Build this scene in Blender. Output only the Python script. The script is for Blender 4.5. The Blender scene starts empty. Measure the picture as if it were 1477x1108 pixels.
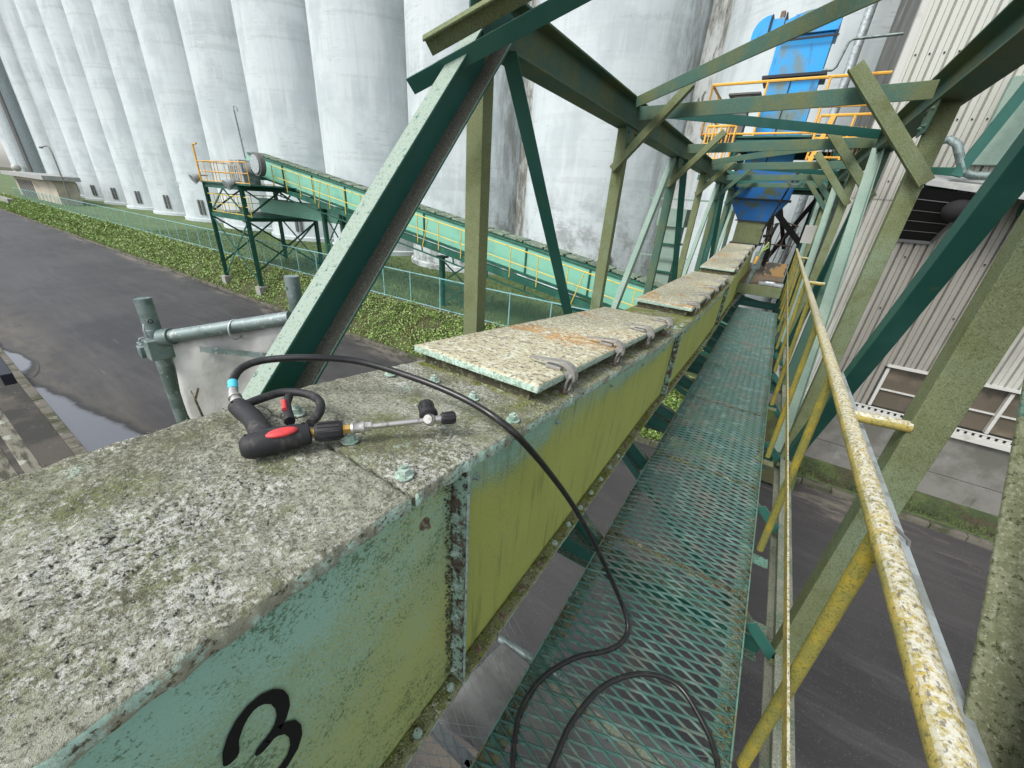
import bpy, math, random, bmesh
from mathutils import Vector, Matrix, noise
random.seed(7)
S = bpy.context.scene
COL = S.collection
V = Vector

# ------------------------------------------------------------------ camera
cam_d = bpy.data.cameras.new('camera')
cam = bpy.data.objects.new('camera', cam_d); COL.objects.link(cam)
RM = Matrix(((0.83245582, -0.28838648, 0.47312846), (0.54985014, 0.32450172, -0.76965152), (0.06842609, 0.90085064, 0.42870269)))
cam.matrix_world = RM.to_4x4()
cam_d.sensor_width = 36.0; cam_d.lens = 36.0 * 555 / 1477
cam_d.clip_start = 0.02; cam_d.clip_end = 3000
S.camera = cam
# ------------------------------------------------------------------ sky and sun (overcast)
SUN_EL, SUN_AZ = math.radians(50), math.radians(200)      # azimuth clockwise from +Y
w = bpy.data.worlds.new('World'); S.world = w; w.use_nodes = True
wt = w.node_tree
sky = wt.nodes.new('ShaderNodeTexSky'); sky.sky_type = 'NISHITA'; sky.sun_disc = False
sky.sun_elevation = SUN_EL; sky.sun_rotation = SUN_AZ
sky.air_density = 1.0; sky.dust_density = 2.0; sky.ozone_density = 1.0
hs = wt.nodes.new('ShaderNodeHueSaturation'); hs.inputs['Saturation'].default_value = 0.35
wt.links.new(sky.outputs[0], hs.inputs['Color'])
wt.links.new(hs.outputs[0], wt.nodes['Background'].inputs['Color'])
wt.nodes['Background'].inputs['Strength'].default_value = 0.15
sd = bpy.data.lights.new('sun', 'SUN'); sd.energy = 1.6; sd.angle = math.radians(20); sd.color = (1, 0.97, 0.92)
so = bpy.data.objects.new('sun', sd); COL.objects.link(so)
sdir = V((math.sin(SUN_AZ) * math.cos(SUN_EL), math.cos(SUN_AZ) * math.cos(SUN_EL), math.sin(SUN_EL)))
so.rotation_euler = (-sdir).to_track_quat('-Z', 'Y').to_euler()
S.view_settings.view_transform = 'Standard'; S.view_settings.look = 'None'
S.view_settings.exposure = 0.85; S.view_settings.gamma = 1.0

# ------------------------------------------------------------------ materials
def c4(c): return (c[0], c[1], c[2], 1.0)
def mat(name, base, layers=(), rough=0.75, bumps=(), metal=0.0, spec=0.4, coord='Object', ptsnap=None):
    m = bpy.data.materials.new(name); m.use_nodes = True
    nt = m.node_tree; N = nt.nodes; L = nt.links
    bs = N['Principled BSDF']; bs.inputs['Metallic'].default_value = metal
    bs.inputs['Roughness'].default_value = rough; bs.inputs['Specular IOR Level'].default_value = spec
    tc = N.new('ShaderNodeTexCoord'); oi = N.new('ShaderNodeObjectInfo')
    mv = N.new('ShaderNodeVectorMath'); mv.operation = 'SCALE'; mv.inputs[3].default_value = 37.0
    cb = N.new('ShaderNodeCombineXYZ')
    for k in range(3): L.new(oi.outputs['Random'], cb.inputs[k])
    L.new(cb.outputs[0], mv.inputs[0])
    ad = N.new('ShaderNodeVectorMath'); ad.operation = 'ADD'
    L.new(tc.outputs[coord], ad.inputs[0]); L.new(mv.outputs[0], ad.inputs[1])
    P = ad.outputs[0]
    geo = N.new('ShaderNodeNewGeometry')
    sep = N.new('ShaderNodeSeparateXYZ'); L.new(geo.outputs['True Normal'], sep.inputs[0])
    def tex(l):
        src = P
        if l.get('stretch'):
            mp = N.new('ShaderNodeVectorMath'); mp.operation = 'MULTIPLY'; mp.inputs[1].default_value = l['stretch']
            L.new(P, mp.inputs[0]); src = mp.outputs[0]
        if l.get('vor'):
            t = N.new('ShaderNodeTexVoronoi'); t.inputs['Scale'].default_value = l['scale']
            if l.get('wob'):
                nz = N.new('ShaderNodeTexNoise'); nz.inputs['Scale'].default_value = l['scale'] * 2
                L.new(src, nz.inputs['Vector'])
                a2 = N.new('ShaderNodeVectorMath'); a2.operation = 'SCALE'; a2.inputs[3].default_value = l['wob'] / l['scale']
                L.new(nz.outputs['Color'], a2.inputs[0])
                a3 = N.new('ShaderNodeVectorMath'); a3.operation = 'ADD'; L.new(src, a3.inputs[0]); L.new(a2.outputs[0], a3.inputs[1]); src = a3.outputs[0]
            L.new(src, t.inputs['Vector']); return t.outputs['Distance']
        t = N.new('ShaderNodeTexNoise'); t.inputs['Scale'].default_value = l['scale']
        t.inputs['Detail'].default_value = l.get('detail', 5); t.inputs['Roughness'].default_value = l.get('nr', 0.6)
        L.new(src, t.inputs['Vector']); return t.outputs['Fac']
    def mr(x, a, b, lo=0.0, hi=1.0):
        r = N.new('ShaderNodeMapRange'); r.interpolation_type = 'SMOOTHSTEP'
        r.inputs[1].default_value = a; r.inputs[2].default_value = b; r.inputs[3].default_value = lo; r.inputs[4].default_value = hi
        L.new(x, r.inputs[0]); return r.outputs[0]
    def mul(a, b):
        r = N.new('ShaderNodeMath'); r.operation = 'MULTIPLY'; L.new(a, r.inputs[0])
        if isinstance(b, float): r.inputs[1].default_value = b
        else: L.new(b, r.inputs[1])
        return r.outputs[0]
    def addm(a, b):
        r = N.new('ShaderNodeMath'); r.operation = 'ADD'; L.new(a, r.inputs[0]); L.new(b, r.inputs[1]); return r.outputs[0]
    cur = None
    for l in layers:
        n = tex(l)
        for e in l.get('add', ()):                      # extra octaves pushed into the threshold
            n = addm(n, mul(addm_c(N, L, tex(e), -0.5), float(e['w'])))
        if 'uv' in l:                                   # shift threshold with height of the panel (v) and its ends (u)
            uvn = N.new('ShaderNodeUVMap'); su = N.new('ShaderNodeSeparateXYZ'); L.new(uvn.outputs[0], su.inputs[0])
            a, b, wv = l['uv']; n = addm(n, mr(su.outputs[1], a, b, 0.0, wv))
            if 'uu' in l: a, b, wv = l['uu']; n = addm(n, mr(su.outputs[0], a, b, 0.0, wv))
        f = mr(n, l['lo'], l['hi'], 0.0, l.get('amt', 1.0))
        if 'up' in l: f = mul(f, mr(sep.outputs[2], l['up'][0], l['up'][1]))
        if 'xe' in l:                                   # stains in the crevices at the sides of a round silo
            so_ = N.new('ShaderNodeSeparateXYZ'); L.new(tc.outputs['Object'], so_.inputs[0])
            ab = N.new('ShaderNodeMath'); ab.operation = 'ABSOLUTE'; L.new(so_.outputs[0], ab.inputs[0])
            f = mul(f, mr(ab.outputs[0], l['xe'][0], l['xe'][1]))
        if 'yr' in l:                                   # dust along one side of a sheet laid in world coordinates
            sy_ = N.new('ShaderNodeSeparateXYZ'); L.new(tc.outputs['Object'], sy_.inputs[0])
            f = mul(f, mr(sy_.outputs[1], l['yr'][0], l['yr'][1]))
        if 'zr' in l:
            sz = N.new('ShaderNodeSeparateXYZ'); L.new(tc.outputs['Object'], sz.inputs[0])
            f = mul(f, mr(sz.outputs[2], l['zr'][0], l['zr'][1]))
        mx = N.new('ShaderNodeMix'); mx.data_type = 'RGBA'
        L.new(f, mx.inputs[0])
        if cur is None: mx.inputs[6].default_value = c4(base)
        else: L.new(cur, mx.inputs[6])
        mx.inputs[7].default_value = c4(l['col']); cur = mx.outputs[2]
    if cur is None: bs.inputs['Base Color'].default_value = c4(base)
    else: L.new(cur, bs.inputs['Base Color'])
    if bumps:
        h = None
        for b in bumps:
            n = mul(tex(b), float(b['h']))
            h = n if h is None else addm(h, n)
        bp = N.new('ShaderNodeBump'); bp.inputs['Strength'].default_value = 1.0; bp.inputs['Distance'].default_value = 1.0
        L.new(h, bp.inputs['Height']); L.new(bp.outputs[0], bs.inputs['Normal'])
    return m
def addm_c(N, L, a, c):
    r = N.new('ShaderNodeMath'); r.operation = 'ADD'; L.new(a, r.inputs[0]); r.inputs[1].default_value = c; return r.outputs[0]

OLIVE = (0.135, 0.15, 0.045)
M = {}
M['crust'] = mat('lichen_crust', (0.36, 0.37, 0.29), [
    dict(col=(0.20, 0.22, 0.11), scale=3.0, lo=0.50, hi=0.62, detail=9, nr=0.75),
    dict(col=(0.42, 0.54, 0.47), scale=4.2, lo=0.58, hi=0.64, detail=9, nr=0.8, amt=0.7),
    dict(col=(0.14, 0.135, 0.095), scale=120, lo=0.47, hi=0.56, detail=7, nr=0.78, amt=0.85, add=[dict(scale=3.5, w=0.3)]),
    dict(col=(0.64, 0.65, 0.60), scale=95, lo=0.52, hi=0.62, detail=7, nr=0.8, amt=0.8, add=[dict(scale=3.1, w=0.75, detail=6)]),
    dict(col=(0.03, 0.028, 0.024), scale=105, lo=0.57, hi=0.63, detail=7, nr=0.8, add=[dict(scale=3.1, w=0.45, detail=6)])],
    rough=0.95, spec=0.15, bumps=[dict(scale=30, h=0.012, detail=7, nr=0.8), dict(scale=140, h=0.005, detail=5, nr=0.75)])
M['crust_side'] = mat('lichen_edge', (0.27, 0.27, 0.20), [
    dict(col=(0.38, 0.55, 0.46), scale=9, lo=0.46, hi=0.56, detail=9, nr=0.8),
    dict(col=(0.55, 0.62, 0.54), scale=20, lo=0.56, hi=0.64, detail=8, nr=0.8),
    dict(col=(0.09, 0.08, 0.05), scale=80, lo=0.53, hi=0.62, detail=6, nr=0.75)],
    rough=0.95, spec=0.15, bumps=[dict(scale=90, h=0.004, detail=5, nr=0.7)])
M['moss_strip'] = mat('mossy_flange', (0.24, 0.25, 0.15), [
    dict(col=(0.17, 0.19, 0.055), scale=8, lo=0.42, hi=0.56, detail=6),
    dict(col=(0.06, 0.055, 0.035), scale=55, lo=0.55, hi=0.63, detail=5, nr=0.7),
    dict(col=(0.42, 0.50, 0.38), scale=22, lo=0.60, hi=0.66, detail=6, nr=0.7)],
    rough=0.95, spec=0.1, bumps=[dict(scale=70, h=0.006, detail=5, nr=0.7)])
M['hatch'] = mat('hatch_lichen', (0.46, 0.43, 0.30), [
    dict(col=(0.50, 0.27, 0.09), scale=2.6, lo=0.54, hi=0.64, detail=5, amt=0.75),
    dict(col=(0.60, 0.60, 0.48), scale=26, lo=0.50, hi=0.60, detail=5, nr=0.7),
    dict(col=(0.17, 0.16, 0.12), scale=60, lo=0.52, hi=0.60, detail=4, nr=0.65, amt=0.9),
    dict(col=(0.05, 0.045, 0.035), scale=75, lo=0.60, hi=0.66, detail=4, nr=0.7)],
    rough=0.95, spec=0.15, bumps=[dict(scale=75, h=0.004, detail=4, nr=0.7)])
M['hatch_side'] = mat('hatch_edge', (0.40, 0.52, 0.45), [
    dict(col=(0.16, 0.23, 0.15), scale=130, lo=0.46, hi=0.56, detail=5, nr=0.75, amt=0.85),
    dict(col=(0.55, 0.62, 0.55), scale=20, lo=0.54, hi=0.64, detail=6, nr=0.75, amt=0.7)],
    rough=0.9, spec=0.2, bumps=[dict(scale=140, h=0.0015, detail=3)])
M['grime'] = mat('grimy_coaming', (0.085, 0.08, 0.055), [
    dict(col=(0.20, 0.21, 0.12), scale=40, lo=0.5, hi=0.62, detail=5, nr=0.7),
    dict(col=(0.25, 0.40, 0.32), scale=20, lo=0.64, hi=0.68, detail=5)],
    rough=0.95, spec=0.1, bumps=[dict(scale=60, h=0.006, detail=4, nr=0.7)])
M['panel'] = mat('algae_panel', (0.35, 0.58, 0.47), [
    dict(col=(0.15, 0.23, 0.12), scale=260, lo=0.56, hi=0.66, detail=4, nr=0.7, uv=(0.97, 0.72, 0.14), add=[dict(scale=5, w=0.55, detail=8, nr=0.8)], amt=0.85),
    dict(col=(0.45, 0.49, 0.13), scale=200, lo=0.60, hi=0.80, detail=3, nr=0.6, uv=(0.97, 0.66, 0.42), add=[dict(scale=4, w=0.7, detail=9, nr=0.75)]),
    dict(col=(0.50, 0.54, 0.15), scale=1.6, lo=0.50, hi=0.70, detail=5, uv=(0.85, 0.25, 0.14), amt=0.6),
    dict(col=(0.14, 0.18, 0.05), scale=300, lo=0.52, hi=0.66, detail=3, nr=0.7, amt=0.55),
    dict(col=(0.12, 0.17, 0.06), scale=30, lo=0.52, hi=0.68, detail=8, nr=0.7, stretch=(1, 1, 0.07), amt=0.55),
    dict(col=(0.36, 0.45, 0.30), scale=14, lo=0.62, hi=0.68, detail=8, nr=0.75, stretch=(1, 1, 0.12), amt=0.5),
    dict(col=(0.10, 0.05, 0.02), scale=11, lo=0.70, hi=0.73, detail=8, nr=0.75, stretch=(1, 1, 0.4), amt=0.8)],
    rough=0.62, spec=0.35, bumps=[dict(scale=260, h=0.0006, detail=3)])
M['panel_near'] = mat('algae_panel_near', (0.34, 0.58, 0.475), [
    dict(col=(0.31, 0.45, 0.28), scale=240, lo=0.54, hi=0.74, detail=4, nr=0.7, uv=(0.97, 0.50, 0.26), add=[dict(scale=4, w=0.8, detail=9, nr=0.8)], amt=0.9),
    dict(col=(0.43, 0.48, 0.17), scale=180, lo=0.70, hi=1.02, detail=3, nr=0.7, uv=(0.97, 0.20, 0.22), uu=(0.62, 1.0, 0.30), add=[dict(scale=2.5, w=0.5, detail=8, nr=0.7)]),
    dict(col=(0.08, 0.14, 0.06), scale=150, lo=0.54, hi=0.62, detail=6, nr=0.75, add=[dict(scale=4.5, w=0.75, detail=8, nr=0.75)], amt=0.8)],
    rough=0.62, spec=0.35, bumps=[dict(scale=220, h=0.0008, detail=3)])
M['teal'] = mat('teal_paint', (0.012, 0.085, 0.066), [
    dict(col=(0.03, 0.12, 0.095), scale=1.2, lo=0.4, hi=0.65, detail=4),
    dict(col=(0.09, 0.11, 0.05), scale=5, lo=0.60, hi=0.74, detail=7, nr=0.7, amt=0.55),
    dict(col=(0.20, 0.19, 0.13), scale=85, lo=0.40, hi=0.62, detail=5, nr=0.7, up=(0.35, 0.75)),
    dict(col=(0.05, 0.05, 0.035), scale=110, lo=0.55, hi=0.65, detail=4, up=(0.35, 0.75), amt=0.8)],
    rough=0.55, bumps=[dict(scale=150, h=0.0008, detail=3)])
M['truss'] = mat('truss_paint', (0.045, 0.115, 0.088), [
    dict(col=(0.115, 0.13, 0.05), scale=2.0, lo=0.44, hi=0.62, detail=10, nr=0.75, amt=0.85),
    dict(col=(0.19, 0.20, 0.10), scale=170, lo=0.54, hi=0.66, detail=4, nr=0.7, amt=0.5),
    dict(col=(0.04, 0.06, 0.03), scale=200, lo=0.52, hi=0.64, detail=4, amt=0.6),
    dict(col=(0.24, 0.28, 0.20), scale=90, lo=0.40, hi=0.58, detail=5, up=(0.5, 0.9), amt=0.8)],
    rough=0.7, bumps=[dict(scale=200, h=0.0008, detail=4, nr=0.7)])
M['mossy'] = mat('mossy_steel', (0.165, 0.19, 0.10), [
    dict(col=(0.19, 0.25, 0.17), scale=2.5, lo=0.45, hi=0.65, detail=8, nr=0.7, amt=0.7),
    dict(col=(0.12, 0.14, 0.06), scale=6, lo=0.45, hi=0.65, detail=9, nr=0.75, amt=0.7),
    dict(col=(0.055, 0.07, 0.03), scale=190, lo=0.50, hi=0.62, detail=5, nr=0.75, amt=0.7),
    dict(col=(0.30, 0.33, 0.21), scale=230, lo=0.57, hi=0.66, detail=4, nr=0.7, amt=0.7)],
    rough=0.9, spec=0.15, bumps=[dict(scale=150, h=0.0018, detail=5, nr=0.75)])
M['mossy_grey'] = mat('grey_lichen_steel', (0.22, 0.23, 0.18), [
    dict(col=(0.12, 0.16, 0.11), scale=4, lo=0.45, hi=0.62, detail=9, nr=0.75),
    dict(col=(0.07, 0.07, 0.05), scale=150, lo=0.52, hi=0.62, detail=5, nr=0.75, amt=0.8),
    dict(col=(0.34, 0.35, 0.29), scale=190, lo=0.57, hi=0.66, detail=4)], rough=0.9, spec=0.15, bumps=[dict(scale=130, h=0.002, detail=5)])
M['thick_moss'] = mat('thick_moss_steel', (0.16, 0.175, 0.10), [
    dict(col=(0.23, 0.245, 0.16), scale=70, lo=0.45, hi=0.58, detail=6, nr=0.75),
    dict(col=(0.05, 0.06, 0.03), scale=110, lo=0.53, hi=0.63, detail=6, nr=0.75),
    dict(col=(0.06, 0.20, 0.18), scale=3, lo=0.56, hi=0.66, detail=8, nr=0.75, amt=0.6),
    dict(col=(0.33, 0.34, 0.25), scale=150, lo=0.57, hi=0.66, detail=4, nr=0.7)],
    rough=0.95, spec=0.1, bumps=[dict(scale=110, h=0.006, detail=6, nr=0.75)])
M['pale'] = mat('pale_green_paint', (0.18, 0.265, 0.22), [
    dict(col=(0.22, 0.30, 0.25), scale=3, lo=0.42, hi=0.6, detail=8),
    dict(col=(0.29, 0.36, 0.30), scale=150, lo=0.52, hi=0.62, detail=4, amt=0.6),
    dict(col=(0.12, 0.17, 0.12), scale=120, lo=0.58, hi=0.65, detail=4, nr=0.65, amt=0.8)],
    rough=0.75, bumps=[dict(scale=200, h=0.0006, detail=3)])
M['diag'] = mat('end_diagonal_paint', (0.012, 0.085, 0.066), [
    dict(col=(0.02, 0.11, 0.085), scale=1.5, lo=0.4, hi=0.6, detail=3),
    dict(col=(0.25, 0.315, 0.26), scale=60, lo=0.30, hi=0.42, detail=4, up=(0.2, 0.5)),
    dict(col=(0.13, 0.18, 0.12), scale=120, lo=0.55, hi=0.62, detail=4, nr=0.7, up=(0.2, 0.5), amt=0.85)],
    rough=0.6, bumps=[dict(scale=110, h=0.001, detail=4)])
M['grit'] = mat('gritty_flange', (0.16, 0.155, 0.125), [
    dict(col=(0.08, 0.077, 0.06), scale=200, lo=0.47, hi=0.6, detail=5, nr=0.7),
    dict(col=(0.30, 0.27, 0.21), scale=110, lo=0.58, hi=0.66, detail=4, nr=0.7)],
    rough=0.95, spec=0.1, bumps=[dict(scale=90, h=0.003, detail=4, nr=0.7)])
M['seafoam'] = mat('seafoam_paint', (0.20, 0.46, 0.34), [
    dict(col=(0.13, 0.30, 0.22), scale=0.9, lo=0.5, hi=0.7, detail=6, amt=0.5),
    dict(col=(0.26, 0.26, 0.17), scale=2.2, lo=0.62, hi=0.75, detail=7, amt=0.5),
    dict(col=(0.16, 0.18, 0.12), scale=8, lo=0.42, hi=0.6, detail=6, up=(0.5, 0.9))], rough=0.55)
M['cover_grime'] = mat('grimy_cover', (0.12, 0.17, 0.12), [dict(col=(0.22, 0.27, 0.20), scale=3, lo=0.45, hi=0.6, detail=6), dict(col=(0.05, 0.06, 0.04), scale=8, lo=0.52, hi=0.64, detail=6)], rough=0.85)
M['rib'] = mat('seafoam_flange', (0.18, 0.37, 0.28), [
    dict(col=(0.075, 0.05, 0.035), scale=7, lo=0.50, hi=0.60, detail=7, nr=0.75),
    dict(col=(0.20, 0.20, 0.12), scale=30, lo=0.58, hi=0.68, detail=5)], rough=0.8,
    bumps=[dict(scale=50, h=0.003, detail=5, nr=0.7)])
M['bolt'] = mat('bolt_paint', (0.40, 0.50, 0.44), [
    dict(col=(0.24, 0.36, 0.29), scale=60, lo=0.45, hi=0.6), dict(col=(0.12, 0.09, 0.06), scale=110, lo=0.56, hi=0.64)], rough=0.6)
M['rust'] = mat('rusty_bolt', (0.14, 0.09, 0.055), [dict(col=(0.25, 0.24, 0.18), scale=80, lo=0.5, hi=0.6)], rough=0.85)
M['yellow'] = mat('weathered_yellow_pipe', (0.41, 0.32, 0.08), [
    dict(col=(0.22, 0.21, 0.07), scale=9, lo=0.42, hi=0.60, detail=9, nr=0.8, amt=0.85),
    dict(col=(0.10, 0.09, 0.03), scale=160, lo=0.54, hi=0.64, detail=4, amt=0.7),
    dict(col=(0.56, 0.555, 0.49), scale=85, lo=0.42, hi=0.56, detail=9, nr=0.8, up=(0.30, 0.75), amt=0.9),
    dict(col=(0.14, 0.12, 0.09), scale=150, lo=0.55, hi=0.63, detail=4, stretch=(1, 0.5, 1), up=(0.3, 0.8), amt=0.85)],
    rough=0.75, bumps=[dict(scale=160, h=0.0010, detail=4, nr=0.7)])
M['yellow_algae'] = mat('algae_yellow_pipe', (0.38, 0.28, 0.03), [
    dict(col=(0.185, 0.19, 0.055), scale=5, lo=0.32, hi=0.58, detail=10, nr=0.8, amt=0.9),
    dict(col=(0.09, 0.09, 0.025), scale=160, lo=0.52, hi=0.62, detail=5, amt=0.7),
    dict(col=(0.42, 0.19, 0.02), scale=40, lo=0.68, hi=0.71, detail=4)], rough=0.6,
    bumps=[dict(scale=200, h=0.0008, detail=4, nr=0.7)])
M['orange'] = mat('orange_yellow_paint', (0.72, 0.40, 0.07), [
    dict(col=(0.16, 0.07, 0.03), scale=5, lo=0.62, hi=0.70, detail=6), dict(col=(0.5, 0.22, 0.05), scale=2, lo=0.5, hi=0.7)], rough=0.55)
M['safety'] = mat('yellow_rail_paint', (0.62, 0.47, 0.08), [dict(col=(0.35, 0.30, 0.08), scale=3, lo=0.5, hi=0.7)], rough=0.6)
M['blue'] = mat('blue_paint', (0.005, 0.30, 0.70), [
    dict(col=(0.16, 0.17, 0.06), scale=1.5, lo=0.50, hi=0.66, detail=7, stretch=(1, 1, 0.6), amt=0.8),
    dict(col=(0.03, 0.15, 0.33), scale=4, lo=0.58, hi=0.72, detail=5, stretch=(1, 1, 0.3)),
    dict(col=(0.06, 0.035, 0.02), scale=9, lo=0.66, hi=0.70, detail=6)], rough=0.4, spec=0.5)
M['blue_dark'] = mat('blue_hopper_paint', (0.008, 0.10, 0.30), [
    dict(col=(0.06, 0.08, 0.035), scale=3, lo=0.46, hi=0.60, detail=8, nr=0.7)], rough=0.5)
M['navy'] = mat('navy_flange', (0.015, 0.02, 0.03), rough=0.6)
M['galv'] = mat('galvanised_steel', (0.20, 0.25, 0.245), [
    dict(col=(0.11, 0.15, 0.14), scale=9, lo=0.45, hi=0.6, detail=6), dict(col=(0.36, 0.38, 0.35), scale=60, lo=0.6, hi=0.66, detail=4)],
    rough=0.5, metal=0.4, bumps=[dict(scale=120, h=0.0006)])
M['galv_light'] = mat('bright_galvanised_steel', (0.45, 0.50, 0.52), [dict(col=(0.28, 0.31, 0.30), scale=12, lo=0.45, hi=0.62, detail=6)], rough=0.45, metal=0.5)
M['steel'] = mat('brushed_steel', (0.50, 0.49, 0.46), [dict(col=(0.30, 0.28, 0.25), scale=60, lo=0.55, hi=0.68, detail=3)], rough=0.38, metal=0.85)
M['latch'] = mat('stainless_latch', (0.40, 0.39, 0.375), [dict(col=(0.22, 0.18, 0.13), scale=90, lo=0.55, hi=0.66, detail=5, amt=0.6)], rough=0.38, metal=0.6)
M['brass'] = mat('brass', (0.55, 0.36, 0.11), rough=0.35, metal=0.9)
M['rubber'] = mat('black_hose_rubber', (0.012, 0.012, 0.012), [dict(col=(0.03, 0.03, 0.028), scale=40, lo=0.5, hi=0.7)], rough=0.32, spec=0.5)
M['plastic'] = mat('charcoal_plastic', (0.017, 0.017, 0.019), [
    dict(col=(0.075, 0.07, 0.062), scale=30, lo=0.5, hi=0.72, detail=7, nr=0.7)], rough=0.6, bumps=[dict(scale=900, h=0.0003)])
M['red'] = mat('red_plastic', (0.62, 0.05, 0.055), [dict(col=(0.42, 0.05, 0.05), scale=60, lo=0.5, hi=0.7)], rough=0.5)
M['tape'] = mat('blue_tape', (0.08, 0.50, 0.68), rough=0.5)
M['ink'] = mat('black_marker_paint', (0.006, 0.006, 0.006), rough=0.6)
M['black'] = mat('dark_opening', (0.012, 0.012, 0.012), rough=0.9)
M['asphalt'] = mat('asphalt', (0.046, 0.044, 0.044), [
    dict(col=(0.030, 0.029, 0.030), scale=0.22, lo=0.42, hi=0.6, detail=8, nr=0.65),
    dict(col=(0.080, 0.077, 0.076), scale=1.6, lo=0.46, hi=0.70, detail=10, nr=0.8, stretch=(0.12, 1, 1), amt=0.6),
    dict(col=(0.17, 0.17, 0.17), scale=4.5, lo=0.60, hi=0.72, detail=10, nr=0.8, stretch=(0.07, 1, 1), amt=0.5),
    dict(col=(0.10, 0.088, 0.066), scale=1.3, lo=0.36, hi=0.66, detail=10, nr=0.75, stretch=(0.4, 1, 1), yr=(2.9, 1.3), amt=0.9),
    dict(col=(0.17, 0.15, 0.12), scale=1.1, lo=0.50, hi=0.62, detail=10, nr=0.8, stretch=(0.25, 1, 1), yr=(8.9, 9.7), amt=0.8),
    dict(col=(0.022, 0.022, 0.020), scale=0.9, lo=0.46, hi=0.60, detail=9, nr=0.7, stretch=(0.4, 1, 1), yr=(2.3, 1.0), amt=0.8),
    dict(col=(0.12, 0.115, 0.11), scale=45, lo=0.62, hi=0.70, detail=2, amt=0.5)],
    rough=0.6, spec=0.35, bumps=[dict(scale=70, h=0.004, detail=3)])
M['gravel'] = mat('gritty_road_edge', (0.075, 0.066, 0.05), [
    dict(col=(0.035, 0.034, 0.028), scale=0.9, lo=0.42, hi=0.6, detail=8), dict(col=(0.17, 0.155, 0.12), scale=1.4, lo=0.56, hi=0.68, detail=9, nr=0.75, stretch=(0.3, 1, 1))],
    rough=0.85, bumps=[dict(scale=30, h=0.01, detail=6, nr=0.7)])
M['pave'] = mat('brown_paving', (0.060, 0.052, 0.042), [
    dict(col=(0.026, 0.025, 0.02), scale=0.7, lo=0.45, hi=0.58, detail=8), dict(col=(0.11, 0.10, 0.08), scale=3, lo=0.56, hi=0.7, detail=8, nr=0.7)],
    rough=0.8, bumps=[dict(scale=20, h=0.01, detail=6)])
M['kerb'] = mat('kerb_stone', (0.115, 0.105, 0.085), [
    dict(col=(0.05, 0.055, 0.03), scale=2, lo=0.46, hi=0.6, detail=8), dict(col=(0.20, 0.19, 0.16), scale=6, lo=0.6, hi=0.7, detail=6)],
    rough=0.9, bumps=[dict(scale=30, h=0.006, detail=5)])
M['concrete'] = mat('stained_concrete', (0.17, 0.165, 0.15), [
    dict(col=(0.10, 0.10, 0.085), scale=0.8, lo=0.42, hi=0.62, detail=9, nr=0.65),
    dict(col=(0.36, 0.38, 0.37), scale=1.1, lo=0.56, hi=0.72, detail=8, nr=0.7, stretch=(1, 1, 0.4)),
    dict(col=(0.06, 0.06, 0.05), scale=5, lo=0.60, hi=0.72, detail=7, stretch=(1, 1, 0.15), amt=0.6)],
    rough=0.75, bumps=[dict(scale=25, h=0.003, detail=5)])
M['footing'] = mat('footing_concrete', (0.28, 0.28, 0.25), [dict(col=(0.12, 0.12, 0.10), scale=4, lo=0.5, hi=0.65, detail=6)], rough=0.9)
M['water'] = mat('puddle_water', (0.03, 0.03, 0.033), rough=0.03, spec=0.5)
M['water'].node_tree.nodes['Principled BSDF'].inputs['IOR'].default_value = 2.6
M['rusty_seam'] = mat('rusty_dirty_seam', (0.10, 0.075, 0.055), [dict(col=(0.28, 0.42, 0.34), scale=11, lo=0.44, hi=0.52, detail=9, nr=0.8), dict(col=(0.035, 0.025, 0.02), scale=40, lo=0.52, hi=0.6, detail=6, nr=0.75)], rough=0.9, bumps=[dict(scale=60, h=0.004, detail=5)])
def silo_mat(name, dirt):
    return mat(name, (0.51, 0.562, 0.575), [
        dict(col=(0.43, 0.48, 0.495), scale=0.35, lo=0.42, hi=0.6, detail=6),
        dict(col=(0.53, 0.57, 0.58), scale=1.2, lo=0.5, hi=0.7, detail=6, stretch=(1, 1, 0.15)),
        dict(col=(0.24, 0.27, 0.28), scale=2.2, lo=0.60, hi=0.72, detail=9, nr=0.75, stretch=(0.35, 0.35, 5), amt=0.55, add=[dict(scale=0.3, w=0.6)]),
        dict(col=(0.30, 0.33, 0.335), scale=1.0, lo=0.575, hi=0.60, detail=3, stretch=(0.04, 0.04, 1.9), amt=0.10, add=[dict(scale=2.5, w=0.35, detail=8, nr=0.8)]),
        dict(col=(0.20, 0.21, 0.20), scale=1.0, lo=0.655, hi=0.665, detail=2, stretch=(0.05, 0.05, 1.3), amt=0.16, add=[dict(scale=4, w=0.5, detail=8, nr=0.8)]),
        dict(col=(0.34, 0.37, 0.38), scale=6, lo=0.50, hi=0.70, detail=7, nr=0.7, stretch=(1, 1, 0.04), amt=0.30),
        dict(col=(0.17, 0.17, 0.145), scale=1.4, lo=0.50 - 0.09 * dirt, hi=0.72 - 0.10 * dirt, detail=9, nr=0.75, stretch=(1, 1, 0.22), xe=(2.6, 4.4), amt=0.35 + 0.5 * dirt),
        dict(col=(0.10, 0.10, 0.085), scale=3, lo=0.60, hi=0.70, detail=9, nr=0.75, stretch=(1, 1, 0.3), xe=(3.3, 4.5), amt=0.3 + 0.55 * dirt),
        dict(col=(0.15, 0.15, 0.13), scale=0.7, lo=0.46, hi=0.60, detail=10, nr=0.8, amt=0.8 * dirt, zr=(6.0, 1.0)),
        ], rough=0.8, spec=0.25, bumps=[dict(scale=1.5, h=0.01, detail=6, stretch=(1, 1, 3)), dict(scale=30, h=0.002, detail=4)])
M['silo'] = silo_mat('silo_paint', 0.0)
M['silo_dirty'] = silo_mat('silo_paint_stained', 1.0); M['silo_worn'] = silo_mat('silo_paint_worn', 0.35)
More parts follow.
